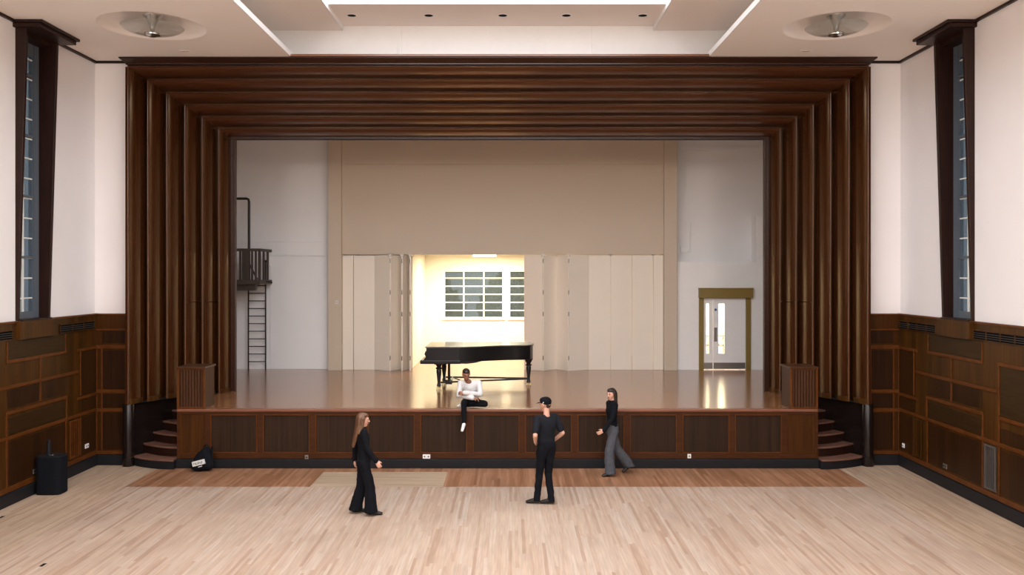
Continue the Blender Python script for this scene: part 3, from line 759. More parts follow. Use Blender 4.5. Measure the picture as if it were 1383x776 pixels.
# right: upper wall, lower boxed-out wall with the door opening
YU = 25.15; YD = 24.7
zlow = PZ(353, YD); DX0, DX1 = PX(949, YD), PX(1008, YD); DZ1 = PZ(402, YD); zcol = PZ(291, YD); xcol = PX(1021, YD)
b = MB(); b.box(4.5, 9.0, YU, YU + .2, zlow - .2, 9.0); zz = PZ(344, YU)
b.box(4.5, 9.0, YU - .03, YU, zz - .03, zz); b.box(4.5, 9.0, YU - .05, YU, PZ(203, YU), PZ(198, YU))
o = b.build('wall_stage_rear_right', 'stagewhite'); struct(o, 'upper off-white rear wall of the stage above the door', 'wall')
b = MB(); b.box(4.5, DX0, YD, YD + .45, 0, zlow); b.box(DX1, 9.0, YD, YD + .45, 0, zlow); b.box(DX0, DX1, YD, YD + .45, DZ1, zlow)
b.box(xcol, 9.0, YD, YD + .45, zlow, zcol); b.box(DX0, DX1, YD, YD + .45, 0, ZS - .01)
for (p, q) in ((4.5, DX0 - .14), (DX1 + .14, 9.0)): b.box(p, q, YD - .015, YD, ZS, ZS + .07)
o = b.build('wall_stage_door', 'white'); struct(o, 'white lower rear wall around the double door on the stage', 'wall')
b = MB(); b.box(-9.7, -9.5, 20.2, 25.1, 0, 9.0); o = b.build('wall_stage_left', 'stagewhite'); struct(o, 'hidden left side wall of the stage', 'wall')
b = MB(); b.box(9.0, 9.2, 20.2, 25.3, 0, 9.0); o = b.build('wall_stage_right', 'stagewhite'); struct(o, 'hidden right side wall of the stage', 'wall')
b = MB(); b.box(-9.7, 9.2, YB + .25, 25.4, 8.9, 9.1); o = b.build('ceiling_stage', 'stagewhite'); struct(o, 'ceiling high above the stage', 'ceiling')
for nm, bx, lb in (('left', (-9.7, PX0 + PW - .22, PY0 + PD + .13, PY0 + PD + .2, 0, 8.9), 'back of the wall left of the stage opening'), ('right', (PX1 - PW + .22, 9.2, PY0 + PD + .13, PY0 + PD + .2, 0, 8.9), 'back of the wall right of the stage opening'),
                   ('head', (PX0 + PW - .22, PX1 - PW + .22, PY0 + PD + .13, PY0 + PD + .2, zi + .1, 8.9), 'back of the wall above the stage opening')):
    struct(MB().box(*bx).build('wall_stage_front_' + nm, 'stagewhite'), lb, 'wall')

# cream frontage: two pilasters and a deep header
YP = 24.5; YH = 24.6; zh = PZ(343, YH)
b = MB()
for k, (xa, xb) in enumerate(((443, 461), (897, 914.5))):
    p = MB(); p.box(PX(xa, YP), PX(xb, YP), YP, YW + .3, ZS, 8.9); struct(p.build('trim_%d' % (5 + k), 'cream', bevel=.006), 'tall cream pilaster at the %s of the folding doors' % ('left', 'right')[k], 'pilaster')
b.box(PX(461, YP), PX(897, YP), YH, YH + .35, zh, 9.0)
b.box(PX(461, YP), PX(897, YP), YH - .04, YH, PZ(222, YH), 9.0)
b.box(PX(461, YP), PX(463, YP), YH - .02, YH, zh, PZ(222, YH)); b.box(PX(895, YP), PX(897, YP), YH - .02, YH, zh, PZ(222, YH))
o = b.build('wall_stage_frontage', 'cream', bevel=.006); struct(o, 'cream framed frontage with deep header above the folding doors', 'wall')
# small light switch on left pilaster
socket((PX(455, YP), YP, PZ(410, YP)), 'Y', 'small white switch on the left cream pilaster', .07, False)

# folding doors
def folding(name, pts, lab, hinge_at, flat):
    cx = sum(p[0] for p in pts) / len(pts)
    t = thing(name, (cx, 24.7, ZS), lab, 'folding door', 'cream folding doors across the rear opening')
    for (xa, ya), (xb, yb) in zip(pts, pts[1:]):
        a = Vector((xa, ya)); c = Vector((xb, yb)); d = (c - a); L = d.length; an = math.atan2(d.y, d.x); mid = (a + c) / 2
        b = MB(); b.obox((mid.x, mid.y, (ZS + zh - .03) / 2), (L - .012, .045, zh - ZS - .03), an); b.build('door_panel', 'creamdoor', t, bevel=.005)
    for (xa, ya) in [pts[i] for i in hinge_at]:
        b = MB()
        for z in (ZS + .3, (ZS + zh) / 2 - .1, (ZS + zh) / 2 + .5, zh - .25): b.tube([(xa, ya - .03, z), (xa, ya - .03, z + .12)], .012, 8)
        b.build('hinge', 'metal', t)
    b = MB()
    for (xa, ya) in pts[1::2]: b.box(xa - .05, xa + .05, ya - .02, ya + .03, zh - .06, zh - .005)
    b.build('track_roller', 'steel', t)
    return t
S = 24.7 / F
lp = [(461.5, 24.72), (477.5, 24.72), (506, 24.72), (529, 24.40), (541, 24.88), (545, 24.36), (551, 24.9), (556, 24.36)]
folding('folding_door', [((x - 691.5) * S, y) for x, y in lp], 'cream folding door leaves gathered at the left of the rear opening', (3, 5, 7), 2)
rp = [(708, 24.72), (733, 24.42), (752, 24.84), (767, 24.40), (795, 24.70), (824.5, 24.70), (853.5, 24.70), (882, 24.70), (896.5, 24.70)]
folding('folding_door', [((x - 691.5) * S, y) for x, y in rp], 'cream folding door leaves drawn across the right of the rear opening', (1, 3), 5)
b = MB(); b.box(PX(461, YP), PX(897, YP), YH + .02, YH + .2, zh - .012, zh - .002); tag(b.build('door_track', 'steel'), 'thin dark steel track under the cream header', 'door track')

# ---- back room seen through the opening
RX0, RX1, RY1, RZ = -2.85, 4.3, 28.9, 4.56
b = MB(); wx0, wx1, wx2, wx3 = PX(599, RY1), PX(680.5, RY1), PX(687, RY1), PX(769, RY1); wz0, wz1 = PZ(430, RY1), PZ(364.5, RY1)
b.box(RX0, wx0, RY1, RY1 + .2, 0, RZ); b.box(wx3, RX1, RY1, RY1 + .2, 0, RZ); b.box(wx0, wx3, RY1, RY1 + .2, 0, wz0); b.box(wx0, wx3, RY1, RY1 + .2, wz1, RZ)
b.box(wx1, wx2, RY1, RY1 + .2, wz0, wz1)
b.box(RX0, RX1, RY1 - .015, RY1, ZS, ZS + .10)
M['roomwall'] = plain('back_room_paint', (.82, .79, .68), .7)
o = b.build('wall_room_rear', 'roomwall'); struct(o, 'brightly lit cream rear wall of the room beyond the stage', 'wall')
b = MB(); b.box(RX0 - .2, RX0, 25.0, RY1 + .2, 0, RZ); o = b.build('wall_room_left', 'roomwall'); struct(o, 'left wall of the lit room beyond the stage', 'wall')
b = MB(); b.box(RX1, RX1 + .15, 25.0, RY1 + .2, 0, RZ); o = b.build('wall_room_right', 'roomwall'); struct(o, 'right wall of the lit room beyond the stage', 'wall')
b = MB(); b.box(PX(461, YP), RX0, 25.05, 25.15, ZS, zh + .2); o = b.build('wall_room_front', 'roomwall'); struct(o, 'wall closing the room behind the left folding door', 'wall')
b = MB(); b.box(RX0 - .2, RX1 + .15, 24.95, RY1 + .2, RZ, RZ + .1); o = b.build('ceiling_room', 'roomwall'); struct(o, 'ceiling of the lit room beyond the stage', 'ceiling')
b = MB(); b.box(-9.5, 9.0, YW, RY1 + .2, ZS - .05, ZS - .002); o = b.build('floor_room', 'stagefloor', org=(0, 0, 0)); struct(o, 'glossy boards of the room beyond the stage', 'floor')
for n, (a, c) in ((11, (wx0, wx1)), (12, (wx2, wx3))):
    root = bpy.data.objects.new('window_%d' % n, None); COL.objects.link(root); root.location = ((a + c) / 2, RY1, wz0)
    struct(root, 'multi-pane white window at the %s of the lit back room' % ('left' if n == 11 else 'right'), 'window')
    b = MB(); y0, y1 = RY1 + .05, RY1 + .10; f = .05
    b.box(a, c, y0 - .05, y1, wz0, wz0 + f); b.box(a, c, y0 - .05, y1, wz1 - f, wz1); b.box(a, a + f, y0 - .05, y1, wz0 + f, wz1 - f); b.box(c - f, c, y0 - .05, y1, wz0 + f, wz1 - f)
    for k in (1, 2): x = a + (c - a) * k / 3; b.box(x - .022, x + .022, y0, y1, wz0 + f, wz1 - f)
    for k in range(1, 6): z = wz0 + (wz1 - wz0) * k / 6; b.box(a + f, c - f, y0 + .004, y1 - .004, z - .018, z + .018)
    b.build('window_frame', 'grid', root)
    b = MB(); b.box(a, c, y0 + .02, y0 + .026, wz0, wz1); b.build('window_pane', 'glassclear', root)
    b = MB(); b.box(a - .04, c + .04, RY1 - .05, RY1 + .02, wz0 - .04, wz0); b.build('window_sill', 'grid', root)
# lamp in the back room
t = thing('ceiling_batten_lamp', (-.85, 27.3, 4.40), 'bright warm lamp under the ceiling of the back room', 'lamp')
M['bulb'] = glow('warm_tube', (1, .88, .60), 30)
b = MB(); b.box(-1.25, -.45, 27.24, 27.36, 4.46, RZ - .001); b.build('housing', 'white', t, bevel=.008)
MB().tube([(-1.2, 27.3, 4.43), (-.5, 27.3, 4.43)], .025, 12).build('tube', 'bulb', t, True)
lamp_area('back_room_light', (-.6, 27.1, 4.42), 2.4, 1.2, BACKROOM, (1, .90, .66))
# foliage and ground outside the back window
b = MB(); b.box(-12, 16, RY1 + .4, 45, -.1, 0); o = b.build('ground_outside', 'ground'); struct(o, 'dark ground outside the back window', 'ground')
for k, (x, y, r, h) in enumerate(((-3.1, 33.6, 1.3, 1.9), (.0, 34.2, 1.35, 2.0), (3.1, 33.6, 1.3, 1.8))):
    b = MB(); bmesh.ops.create_icosphere(b.bm, subdivisions=5, radius=1, matrix=Matrix.Translation((x, y, h)) @ Matrix.Diagonal((r, 1.2, h, 1)))
    for v in b.bm.verts:
        c = Vector((x, y, h)); d = v.co - c
        s_ = 1 + .10 * math.sin(v.co.x * 9 + k) * math.sin(v.co.z * 8) + .08 * math.sin(v.co.x * 23) * math.cos(v.co.z * 21 + v.co.y * 9) + random.uniform(-.05, .05)
        v.co = c + d * s_
        if v.co.z < 0: v.co.z = 0
    tag(b.build('bush', 'leaf'), 'dark green bush outside the back room window, %s' % ('at the left', 'in the middle', 'at the right')[k], 'bush', 'bushes outside the back window')

# ---- stage double door
dr = bpy.data.objects.new('door_1', None); COL.objects.link(dr); dr.location = ((DX0 + DX1) / 2, YD, ZS)
struct(dr, 'white double door with glazed slits in an olive gold frame at stage right', 'door')
fw = .11
b = MB(); b.box(DX0 - fw, DX0 + .02, YD - .06, YD + .06, ZS, DZ1); b.box(DX1 - .02, DX1 + fw, YD - .06, YD + .06, ZS, DZ1); b.build('door_frame', 'olive', dr, bevel=.006)
b = MB(); b.box(DX0 - fw - .01, DX1 + fw + .04, YD - .16, YD + .02, DZ1, DZ1 + .27); b.box(DX0 - fw - .02, DX1 + fw + .05, YD - .18, YD + .02, DZ1 + .25, DZ1 + .28); b.build('header_box', 'olive', dr, bevel=.006)
xm = PX(963, YD)
def leaf(xa, xb, gx0, gx1, gz0, gz1):
    b = MB(); y0, y1 = YD + .0, YD + .045; z0, z1 = ZS + .006, DZ1 - .001
    b.box(xa, gx0, y0, y1, z0, z1); b.box(gx1, xb, y0, y1, z0, z1); b.box(gx0, gx1, y0, y1, z0, gz0); b.box(gx0, gx1, y0, y1, gz1, z1)
    o = b.build('door_leaf', 'white', dr)
    g = MB(); g.box(gx0, gx1, y0 + .018, y0 + .024, gz0, gz1); g.build('glass_slit', glass('clear_slit', (.9, .9, .85), .08), o)
    k = MB(); k.box(xa + .01, xb - .01, y0 - .004, y0, ZS + .03, ZS + .20); k.build('kick_plate', 'steel', o)
    return o
gz0, gz1 = PZ(477, YD), PZ(410, YD)
leaf(DX0 + .02, xm - .004, PX(954, YD), PX(957.5, YD), gz0, gz1)
lf = leaf(xm + .004, DX1 - .02, PX(970.5, YD), PX(978.5, YD), gz0, gz1)
b = MB(); b.box(PX(964.5, YD), PX(968.5, YD), YD - .006, YD, PZ(461, YD), PZ(442, YD)); b.build('push_plate', 'steel', lf)
MB().tube([(PX(966.5, YD), YD - .006, PZ(418, YD)), (PX(966.5, YD), YD, PZ(418, YD))], .035, 20).build('round_sign', 'blue', lf)
# lit corridor behind the door
b = MB(); b.box(DX0 - .8, DX0 - .7, YD + .46, 27.5, ZS, 4.0); b.box(DX1 + .7, DX1 + .8, YD + .46, 27.5, ZS, 4.0); b.box(DX0 - .8, DX1 + .8, 27.5, 27.6, ZS, 4.0); b.box(DX0 - .8, DX1 + .8, YD + .46, 27.6, 4.0, 4.1)
o = b.build('wall_corridor', 'roomwall'); struct(o, 'bright corridor beyond the stage door', 'wall')
lamp_area('corridor_light', ((DX0 + DX1) / 2, 26.3, 3.92), 1.6, 1.2, 300, (1, .93, .72))
t = thing('handrail', ((DX0 + DX1) / 2, 26.2, ZS), 'yellow-brown handrail seen through the glass slits of the stage door', 'handrail')
zr1, zr2 = PZ(453, 26.2), PZ(466, 26.2)
MB().tube([(DX0 - .3, 26.2, zr1), (DX1 + .3, 26.2, zr1)], .018).build('rail', 'brownmetal', t)
MB().tube([(DX0 - .3, 26.2, zr2), (DX1 + .3, 26.2, zr2)], .018).build('rail', 'brownmetal', t)
for x in (956, 977, 1000): MB().tube([(PX(x, 26.2), 26.2, ZS), (PX(x, 26.2), 26.2, zr1)], .015).build('post', 'brownmetal', t)
MB().tube([(PX(970, 26.2), 26.2, zr2), (PX(978, 26.2), 26.2, zr1)], .012).build('brace', 'brownmetal', t)

# ---- small electrical boxes and conduit on the upper right wall
t = thing('junction_box', (PX(924, YU), YU, PZ(340, YU)), 'small grey-white junction box with thin upright conduit on upper rear wall', 'junction box')
b = MB(); b.box(PX(919, YU), PX(928, YU), YU - .08, YU, PZ(341, YU), PZ(333, YU)); b.build('box', 'white', t, bevel=.006)
MB().tube([(PX(929, YU), YU - .02, PZ(339, YU)), (PX(932, YU), YU - .02, PZ(339, YU)), (PX(932, YU), YU - .02, PZ(301, YU))], .018).build('conduit', 'stagewhite', t)
b = MB(); b.box(PX(931, YU), PX(937, YU), YU - .03, YU, PZ(341, YU), PZ(338, YU)); b.build('plate', 'stagewhite', t)
t = tag(MB().box(PX(354, YW), PX(366, YW), YW - .10, YW, PZ(359, YW), PZ(346, YW)).build('wall_box', 'stagewhite', bevel=.01), 'small white box on the wall at the head of the ladder', 'box')

# ---- balcony platform, ladder and bent pipe at stage left
YBk = 23.7
t = thing('lighting_gallery', (-8.0, 24.2, PZ(384, YBk)), 'small dark timber gallery with slatted railing high at stage left', 'gallery')
gx1 = PX(351.5, YBk); gx0 = -9.5
b = MB(); b.box(gx0, gx1, YBk, YW - .03, PZ(384, YBk), PZ(378, YBk)); b.build('deck', 'brownmetal', t, bevel=.006)
b = MB(); b.box(gx0, PX(343, YBk), YBk + .1, YBk + .3, PZ(392, YBk), PZ(384, YBk)); b.build('beam', 'brownmetal', t, bevel=.006)
b = MB(); b.box(gx0, gx1, YBk, YBk + .06, PZ(339, YBk), PZ(335.3, YBk)); b.build('top_rail', 'brownmetal', t, bevel=.004)
b = MB(); b.box(gx1 - .06, gx1, YBk + .06, YW - .05, PZ(339, YBk), PZ(335.3, YBk)); b.build('top_rail', 'brownmetal', t, bevel=.004)
for x, w in ((291, .05), (300, .05), (308, .05), (317.5, .06), (324, .05), (329, .10), (334, .09), (340, .05), (345, .05), (350, .07)):
    b = MB(); X = PX(x, YBk); b.box(X - w / 2, X + w / 2, YBk + .01, YBk + .05, PZ(378, YBk), PZ(339, YBk)); b.build('baluster', 'brownmetal', t)
for y in (24.1, 24.5): MB().box(gx1 - .055, gx1 - .005, y, y + .05, PZ(378, YBk), PZ(339, YBk)).build('baluster', 'brownmetal', t)
MB().tube([P(337, 357, YBk + .08), P(347.5, 377, YBk + .08)], .025).build('brace', 'brownmetal', t)
YLd = 24.72
t = thing('wall_ladder', (PX(347, YLd), YLd, ZS), 'black steel ladder fixed to the rear wall below the gallery', 'ladder')
for x, yt in ((335.5, 384), (358.7, 353)):
    MB().tube([(PX(x, YLd), YLd, ZS), (PX(x, YLd), YLd, PZ(yt, YLd))], .020).build('stile', 'blackmetal', t)
for k in range(11):
    z = PZ(488 - k * 10.25, YLd); MB().tube([(PX(335.5, YLd), YLd, z), (PX(358.7, YLd), YLd, z)], .013).build('rung', 'blackmetal', t)
MB().tube([(PX(353, 24.3), 24.3, PZ(379, 24.3)), (PX(368, 24.3), 24.3, PZ(381, 24.3))], .016).build('grab_bar', 'blackmetal', t)
MB().lathe((PX(358.7, YLd), YLd, PZ(354.5, YLd)), [(.001, 0), (.04, .02), (.04, .06), (.001, .08)], 12).build('stile_cap', 'blackmetal', t, True)
yp = 24.4
pts = [Vector((-9.5, yp, PZ(268, yp))), Vector((PX(333, yp), yp, PZ(268, yp))), Vector((PX(335.4, yp), yp, PZ(269, yp))), Vector((PX(336.3, yp), yp, PZ(272, yp))), Vector((PX(336.3, yp), yp, PZ(378, yp)))]
tag(MB().tube(pts, .035, 12).build('bent_pipe', 'blackmetal', smooth=True), 'black bent pipe rising from the gallery and turning to the wall', 'pipe')

# ================================================================== PIANO
z0 = ZS
pn = thing('grand_piano', (-.8, 21.0, ZS), 'old black concert grand piano on turned legs with pale mottled lid', 'piano')
KX0, CX1 = -2.12, .52; yn, yf = 20.32, 21.78
def bent(inset=0):
    """plan of the case: straight far side, curved near side, rounded tail"""
    pts = [(-1.98 + inset, yf - inset), (-1.98 + inset, yn + inset), (-1.22, yn + inset)]
    import_pts = [(-1.10, yn + .02), (-.85, yn + .10), (-.55, yn + .26), (-.2, yn + .42), (.1, yn + .48), (.30, yn + .52), (.43, yn + .62), (.50, yn + .80), (.50, yn + 1.05), (.43, yn + 1.28), (.32, yn + 1.40), (.2, yf)]
    pts += [(x - (inset if x > .3 else 0), y + (inset if y < yn + 1 else -inset)) for x, y in import_pts]
    return pts
b = MB(); b.prism(bent(), z0 + .66, z0 + .985); b.build('case', 'piano', pn, True, bevel=.008)
b = MB(); pts = [(-1.98, yn - .012), (-1.20, yn - .012), (-1.20, yn + .2), (-1.98, yn + .2)]
b.prism(pts, z0 + .62, z0 + .985); b.build('treble_cheek', 'piano', pn, bevel=.01)
b = MB(); b.box(KX0, -1.18, yn - .02, yf + .02, z0 + .615, z0 + .70); b.build('key_bed', 'piano', pn, bevel=.015)
b = MB(); b.extr([(-2.05, z0 + .70), (-1.97, z0 + .70), (-1.97, z0 + .93), (-2.0, z0 + .90), (-2.02, z0 + .84), (-1.985, z0 + .78)], 'Y', yn, yn + .10); b.extr([(-2.05, z0 + .70), (-1.97, z0 + .70), (-1.97, z0 + .93), (-2.0, z0 + .90), (-2.02, z0 + .84), (-1.985, z0 + .78)], 'Y', yf - .10, yf)
b.build('key_cheek', 'piano', pn)
b = MB(); b.extr([(-1.2, z0 + .62), (-1.2, z0 + .67), (-.72, z0 + .67), (-.85, z0 + .64), (-1.05, z0 + .615)], 'Y', yn + .02, yn + .12); b.build('case_sweep', 'piano', pn)
b = MB(); b.box(-1.985, -1.965, yn + .08, yf - .08, z0 + .70, z0 + .96); b.build('key_cover', 'piano', pn, bevel=.006)
def lidp(e): return [(x + (e if x > 0 else -e * (x < -1.9)), y + (-e if y < yn + 1 else e)) for x, y in bent()]
b = MB(); b.prism(lidp(.025), z0 + .988, z0 + 1.012, 0); b.build('lid', 'pianolid', pn, bevel=.005)
def pleg(x, y, zt):
    lg = MB().lathe((x, y, z0), [(.035, .075), (.05, .09), (.045, .12), (.032, .15), (.040, .24), (.055, .36), (.062, .44), (.05, .47), (.075, .485), (.075, .51), (.05, .525), (.055, .55), (.085, .60), (.09, zt)], 24).build('leg', 'piano', pn, True)
    b = MB(); b.box(x - .10, x + .10, y - .10, y + .10, z0 + zt - .03, z0 + zt + .02); b.build('leg_block', 'piano', lg, bevel=.008)
    b = MB()
    for a in (0, 120, 240):
        dx, dy = .05 * math.cos(R(a + 90)), .05 * math.sin(R(a + 90)); b.tube([(x, y, z0 + .08), (x + dx, y + dy, z0 + .05)], .012, 8)
    b.build('caster_fork', 'brass', lg)
    b = MB()
    for a in (0, 120, 240):
        dx, dy = .05 * math.cos(R(a + 90)), .05 * math.sin(R(a + 90)); b.tube([(x + dx - .012, y + dy, z0 + .03), (x + dx + .012, y + dy, z0 + .03)], .03, 14)
    b.build('caster_wheel', 'brass', lg)
pleg(-1.70, 20.50, .62); pleg(-1.66, 21.55, .62); pleg(.40, 21.25, .66)
ly = MB(); ly.tube([(-1.50, 20.93, z0 + .62), (-1.50, 20.93, z0 + .16)], .028, 12); ly.tube([(-1.50, 21.07, z0 + .62), (-1.50, 21.07, z0 + .16)], .028, 12); ly.box(-1.58, -1.42, 20.85, 21.15, z0 + .08, z0 + .18); lo = ly.build('pedal_lyre', 'piano', pn)
for y in (20.93, 21.0, 21.07): MB().box(-1.70, -1.58, y - .02, y + .02, z0 + .09, z0 + .105).build('pedal', 'brass', lo)
fr = MB(); zz = z0 + .17
for a, c in (((-1.66, 20.50), (.40, 21.20)), ((-1.62, 21.55), (.40, 21.30)), ((-1.45, 20.55), (-1.45, 21.52))):
    fr.tube([(a[0], a[1], zz), (c[0], c[1], zz)], .02, 8)
fr.tube([(-1.45, 21.5, zz), (-1.15, 20.68, zz)], .016, 8); fr.build('brace_frame', 'blackmetal', pn)

# ================================================================== BAG AND BLACK BOX
bx_, by_ = PX(271.5, 17.28), 17.33
t = thing('backpack', (bx_, by_, 0), 'black backpack with white printed patch slumped against the stage front', 'bag')
b = MB()
b.hull([((bx_ - .05, by_, .10), (.19, .10, .10)), ((bx_ + .12, by_, .12), (.12, .10, .11)), ((bx_ + .03, by_ + .02, .30), (.15, .09, .10)), ((bx_ + .08, by_ + .04, .42), (.08, .06, .06))])
b.build('bag_body', 'blackfab', t, voxel=.012, sm=3, fold=.02)
b = MB(); b.hull([((bx_ - .06, by_ - .085, .10), (.12, .05, .08)), ((bx_ + .02, by_ - .07, .20), (.11, .05, .06))]); b.build('front_pocket', 'blackfab', t, voxel=.012, fold=.012)
b = MB(); b.tube([(bx_ + .15, by_, .36), (bx_ + .20, by_ + .0, .48), (bx_ + .19, by_ + .03, .44), (bx_ + .20, by_, .2)], .015, 8); b.tube([(bx_ + .02, by_ + .04, .46), (bx_ + .05, by_ + .04, .50), (bx_ + .10, by_ + .04, .50), (bx_ + .12, by_ + .04, .46)], .012, 8); b.build('strap', 'blackfab', t, True)
b = MB(); an = R(-0)
lm = Matrix.Translation((bx_ - .02, by_ - .150, .19)) @ Matrix.Rotation(R(-14), 4, 'Y')
glyph = []
for k in range(7):
    u = -.095 + k * .028
    glyph += [(u, u + .005, -.022, .022, -.004, 1), (u + .005, u + .018, (.017, -.003, -.022)[k % 3], (.022, .003, -.016)[k % 3], -.004, 1)] + ([(u + .014, u + .019, -.018, .012, -.004, 1)] if k % 2 else [])
for (u0, u1, w0, w1, d, mi) in [(-.12, .12, -.045, .045, 0, 0)] + glyph + [(-.02, .05, -.082, -.072, 0, 0)]:
    vs = [b.bm.verts.new(lm @ Vector((u, v, w))) for u in (u0, u1) for v in (d - .003, d + .05) for w in (w0, w1)]
    for q in [(0, 1, 3, 2), (4, 6, 7, 5), (0, 4, 5, 1), (2, 3, 7, 6), (0, 2, 6, 4), (1, 5, 7, 3)]:
        b.bm.faces.new([vs[i] for i in q]).material_index = mi
o = b.build('white_patch', ['label', 'blackfab'], t); o['label'] = 'white patch with dark blurred lettering'

cx_, cy_ = -8.155, 15.62
t = thing('loudspeaker', (cx_, cy_, 0), 'black upright box loudspeaker with short pole standing by left wall', 'loudspeaker')
pts = []
for k in range(24):
    a = 2 * math.pi * k / 24; c, s_ = math.cos(a), math.sin(a)
    pts.append((cx_ + .225 * math.copysign(abs(c) ** .5, c), cy_ + .19 * math.copysign(abs(s_) ** .5, s_)))
b = MB(); b.prism(pts, .0, .66); b.build('cabinet', 'blackfab', t, True, bevel=.015)
b = MB(); b.prism([(cx_ + (x - cx_) * .96, cy_ + (y - cy_) * .96) for x, y in pts], .66, .675); b.build('top_plate', 'black', t)
MB().tube([(cx_ - .08, cy_ + .05, .67), (cx_ - .08, cy_ + .05, .93)], [.045, .03], 16).build('pole', 'black', t, True)
b = MB(); b.box(cx_ - .01, cx_ + .07, cy_ - .10, cy_ - .04, .675, .695); b.build('handle', 'metal', t, bevel=.005)

# small dark floor plates in the sanded boards
for x, y, w, l in ((58, 762.5, 10, 'small dark inset plate in the floor near the bottom left corner'), (2, 698, 9, 'small black inset plate in the floor at the left edge beside the skirting')):
    D = CAMZ * F / (y - HZ); b = MB(); b.box(PX(x, D) - .022, PX(x, D) + .022, D - .06, D + .06, 0, .003); tag(b.build('floor_plate', 'slot'), l, 'floor plate')

# ================================================================== PEOPLE
def Rz(a): return Matrix.Rotation(a, 3, 'Z')
def Ry(a): return Matrix.Rotation(a, 3, 'Y')
def hand(b, wr, d, n, s=1, curl=.5, side=1):
    """palm and five fingers from the wrist; d points to the fingertips, n out of the palm, side which way the thumb leaves"""
    d = Vector(d).normalized(); n = Vector(n); n = (n - d * n.dot(d)).normalized(); a = d.cross(n) * side; wr = Vector(wr)
    rot = Matrix((d, a, n)).transposed()
    pc = wr + d * .05 * s
    b.hull([(wr, (.024 * s, .027 * s, .020 * s), rot), (wr + d * .08 * s, (.016 * s, .040 * s, .013 * s), rot)])
    for k, (o, L) in enumerate(((-.030, .062), (-.010, .074), (.010, .078), (.030, .070))):
        p0 = wr + d * .085 * s + a * o * s
        d1 = (d * math.cos(curl * .8) + n * math.sin(curl * .8)); d2 = (d * math.cos(curl * 1.9) + n * math.sin(curl * 1.9))
        p1 = p0 + d1 * L * .5 * s; p2 = p1 + d2 * L * .5 * s
        b.hull([(p0, .0095 * s), (p1, .0088 * s)], sub=1); b.hull([(p1, .0088 * s), (p2, .0075 * s)], sub=1)
    p0 = wr + d * .025 * s + a * .026 * s; p1 = p0 + (d * .7 + a * .6 + n * .3).normalized() * .04 * s; p2 = p1 + (d * .9 + a * .15 + n * .4).normalized() * .032 * s
    b.hull([(p0, .014 * s), (p1, .011 * s)], sub=1); b.hull([(p1, .011 * s), (p2, .0085 * s)], sub=1)

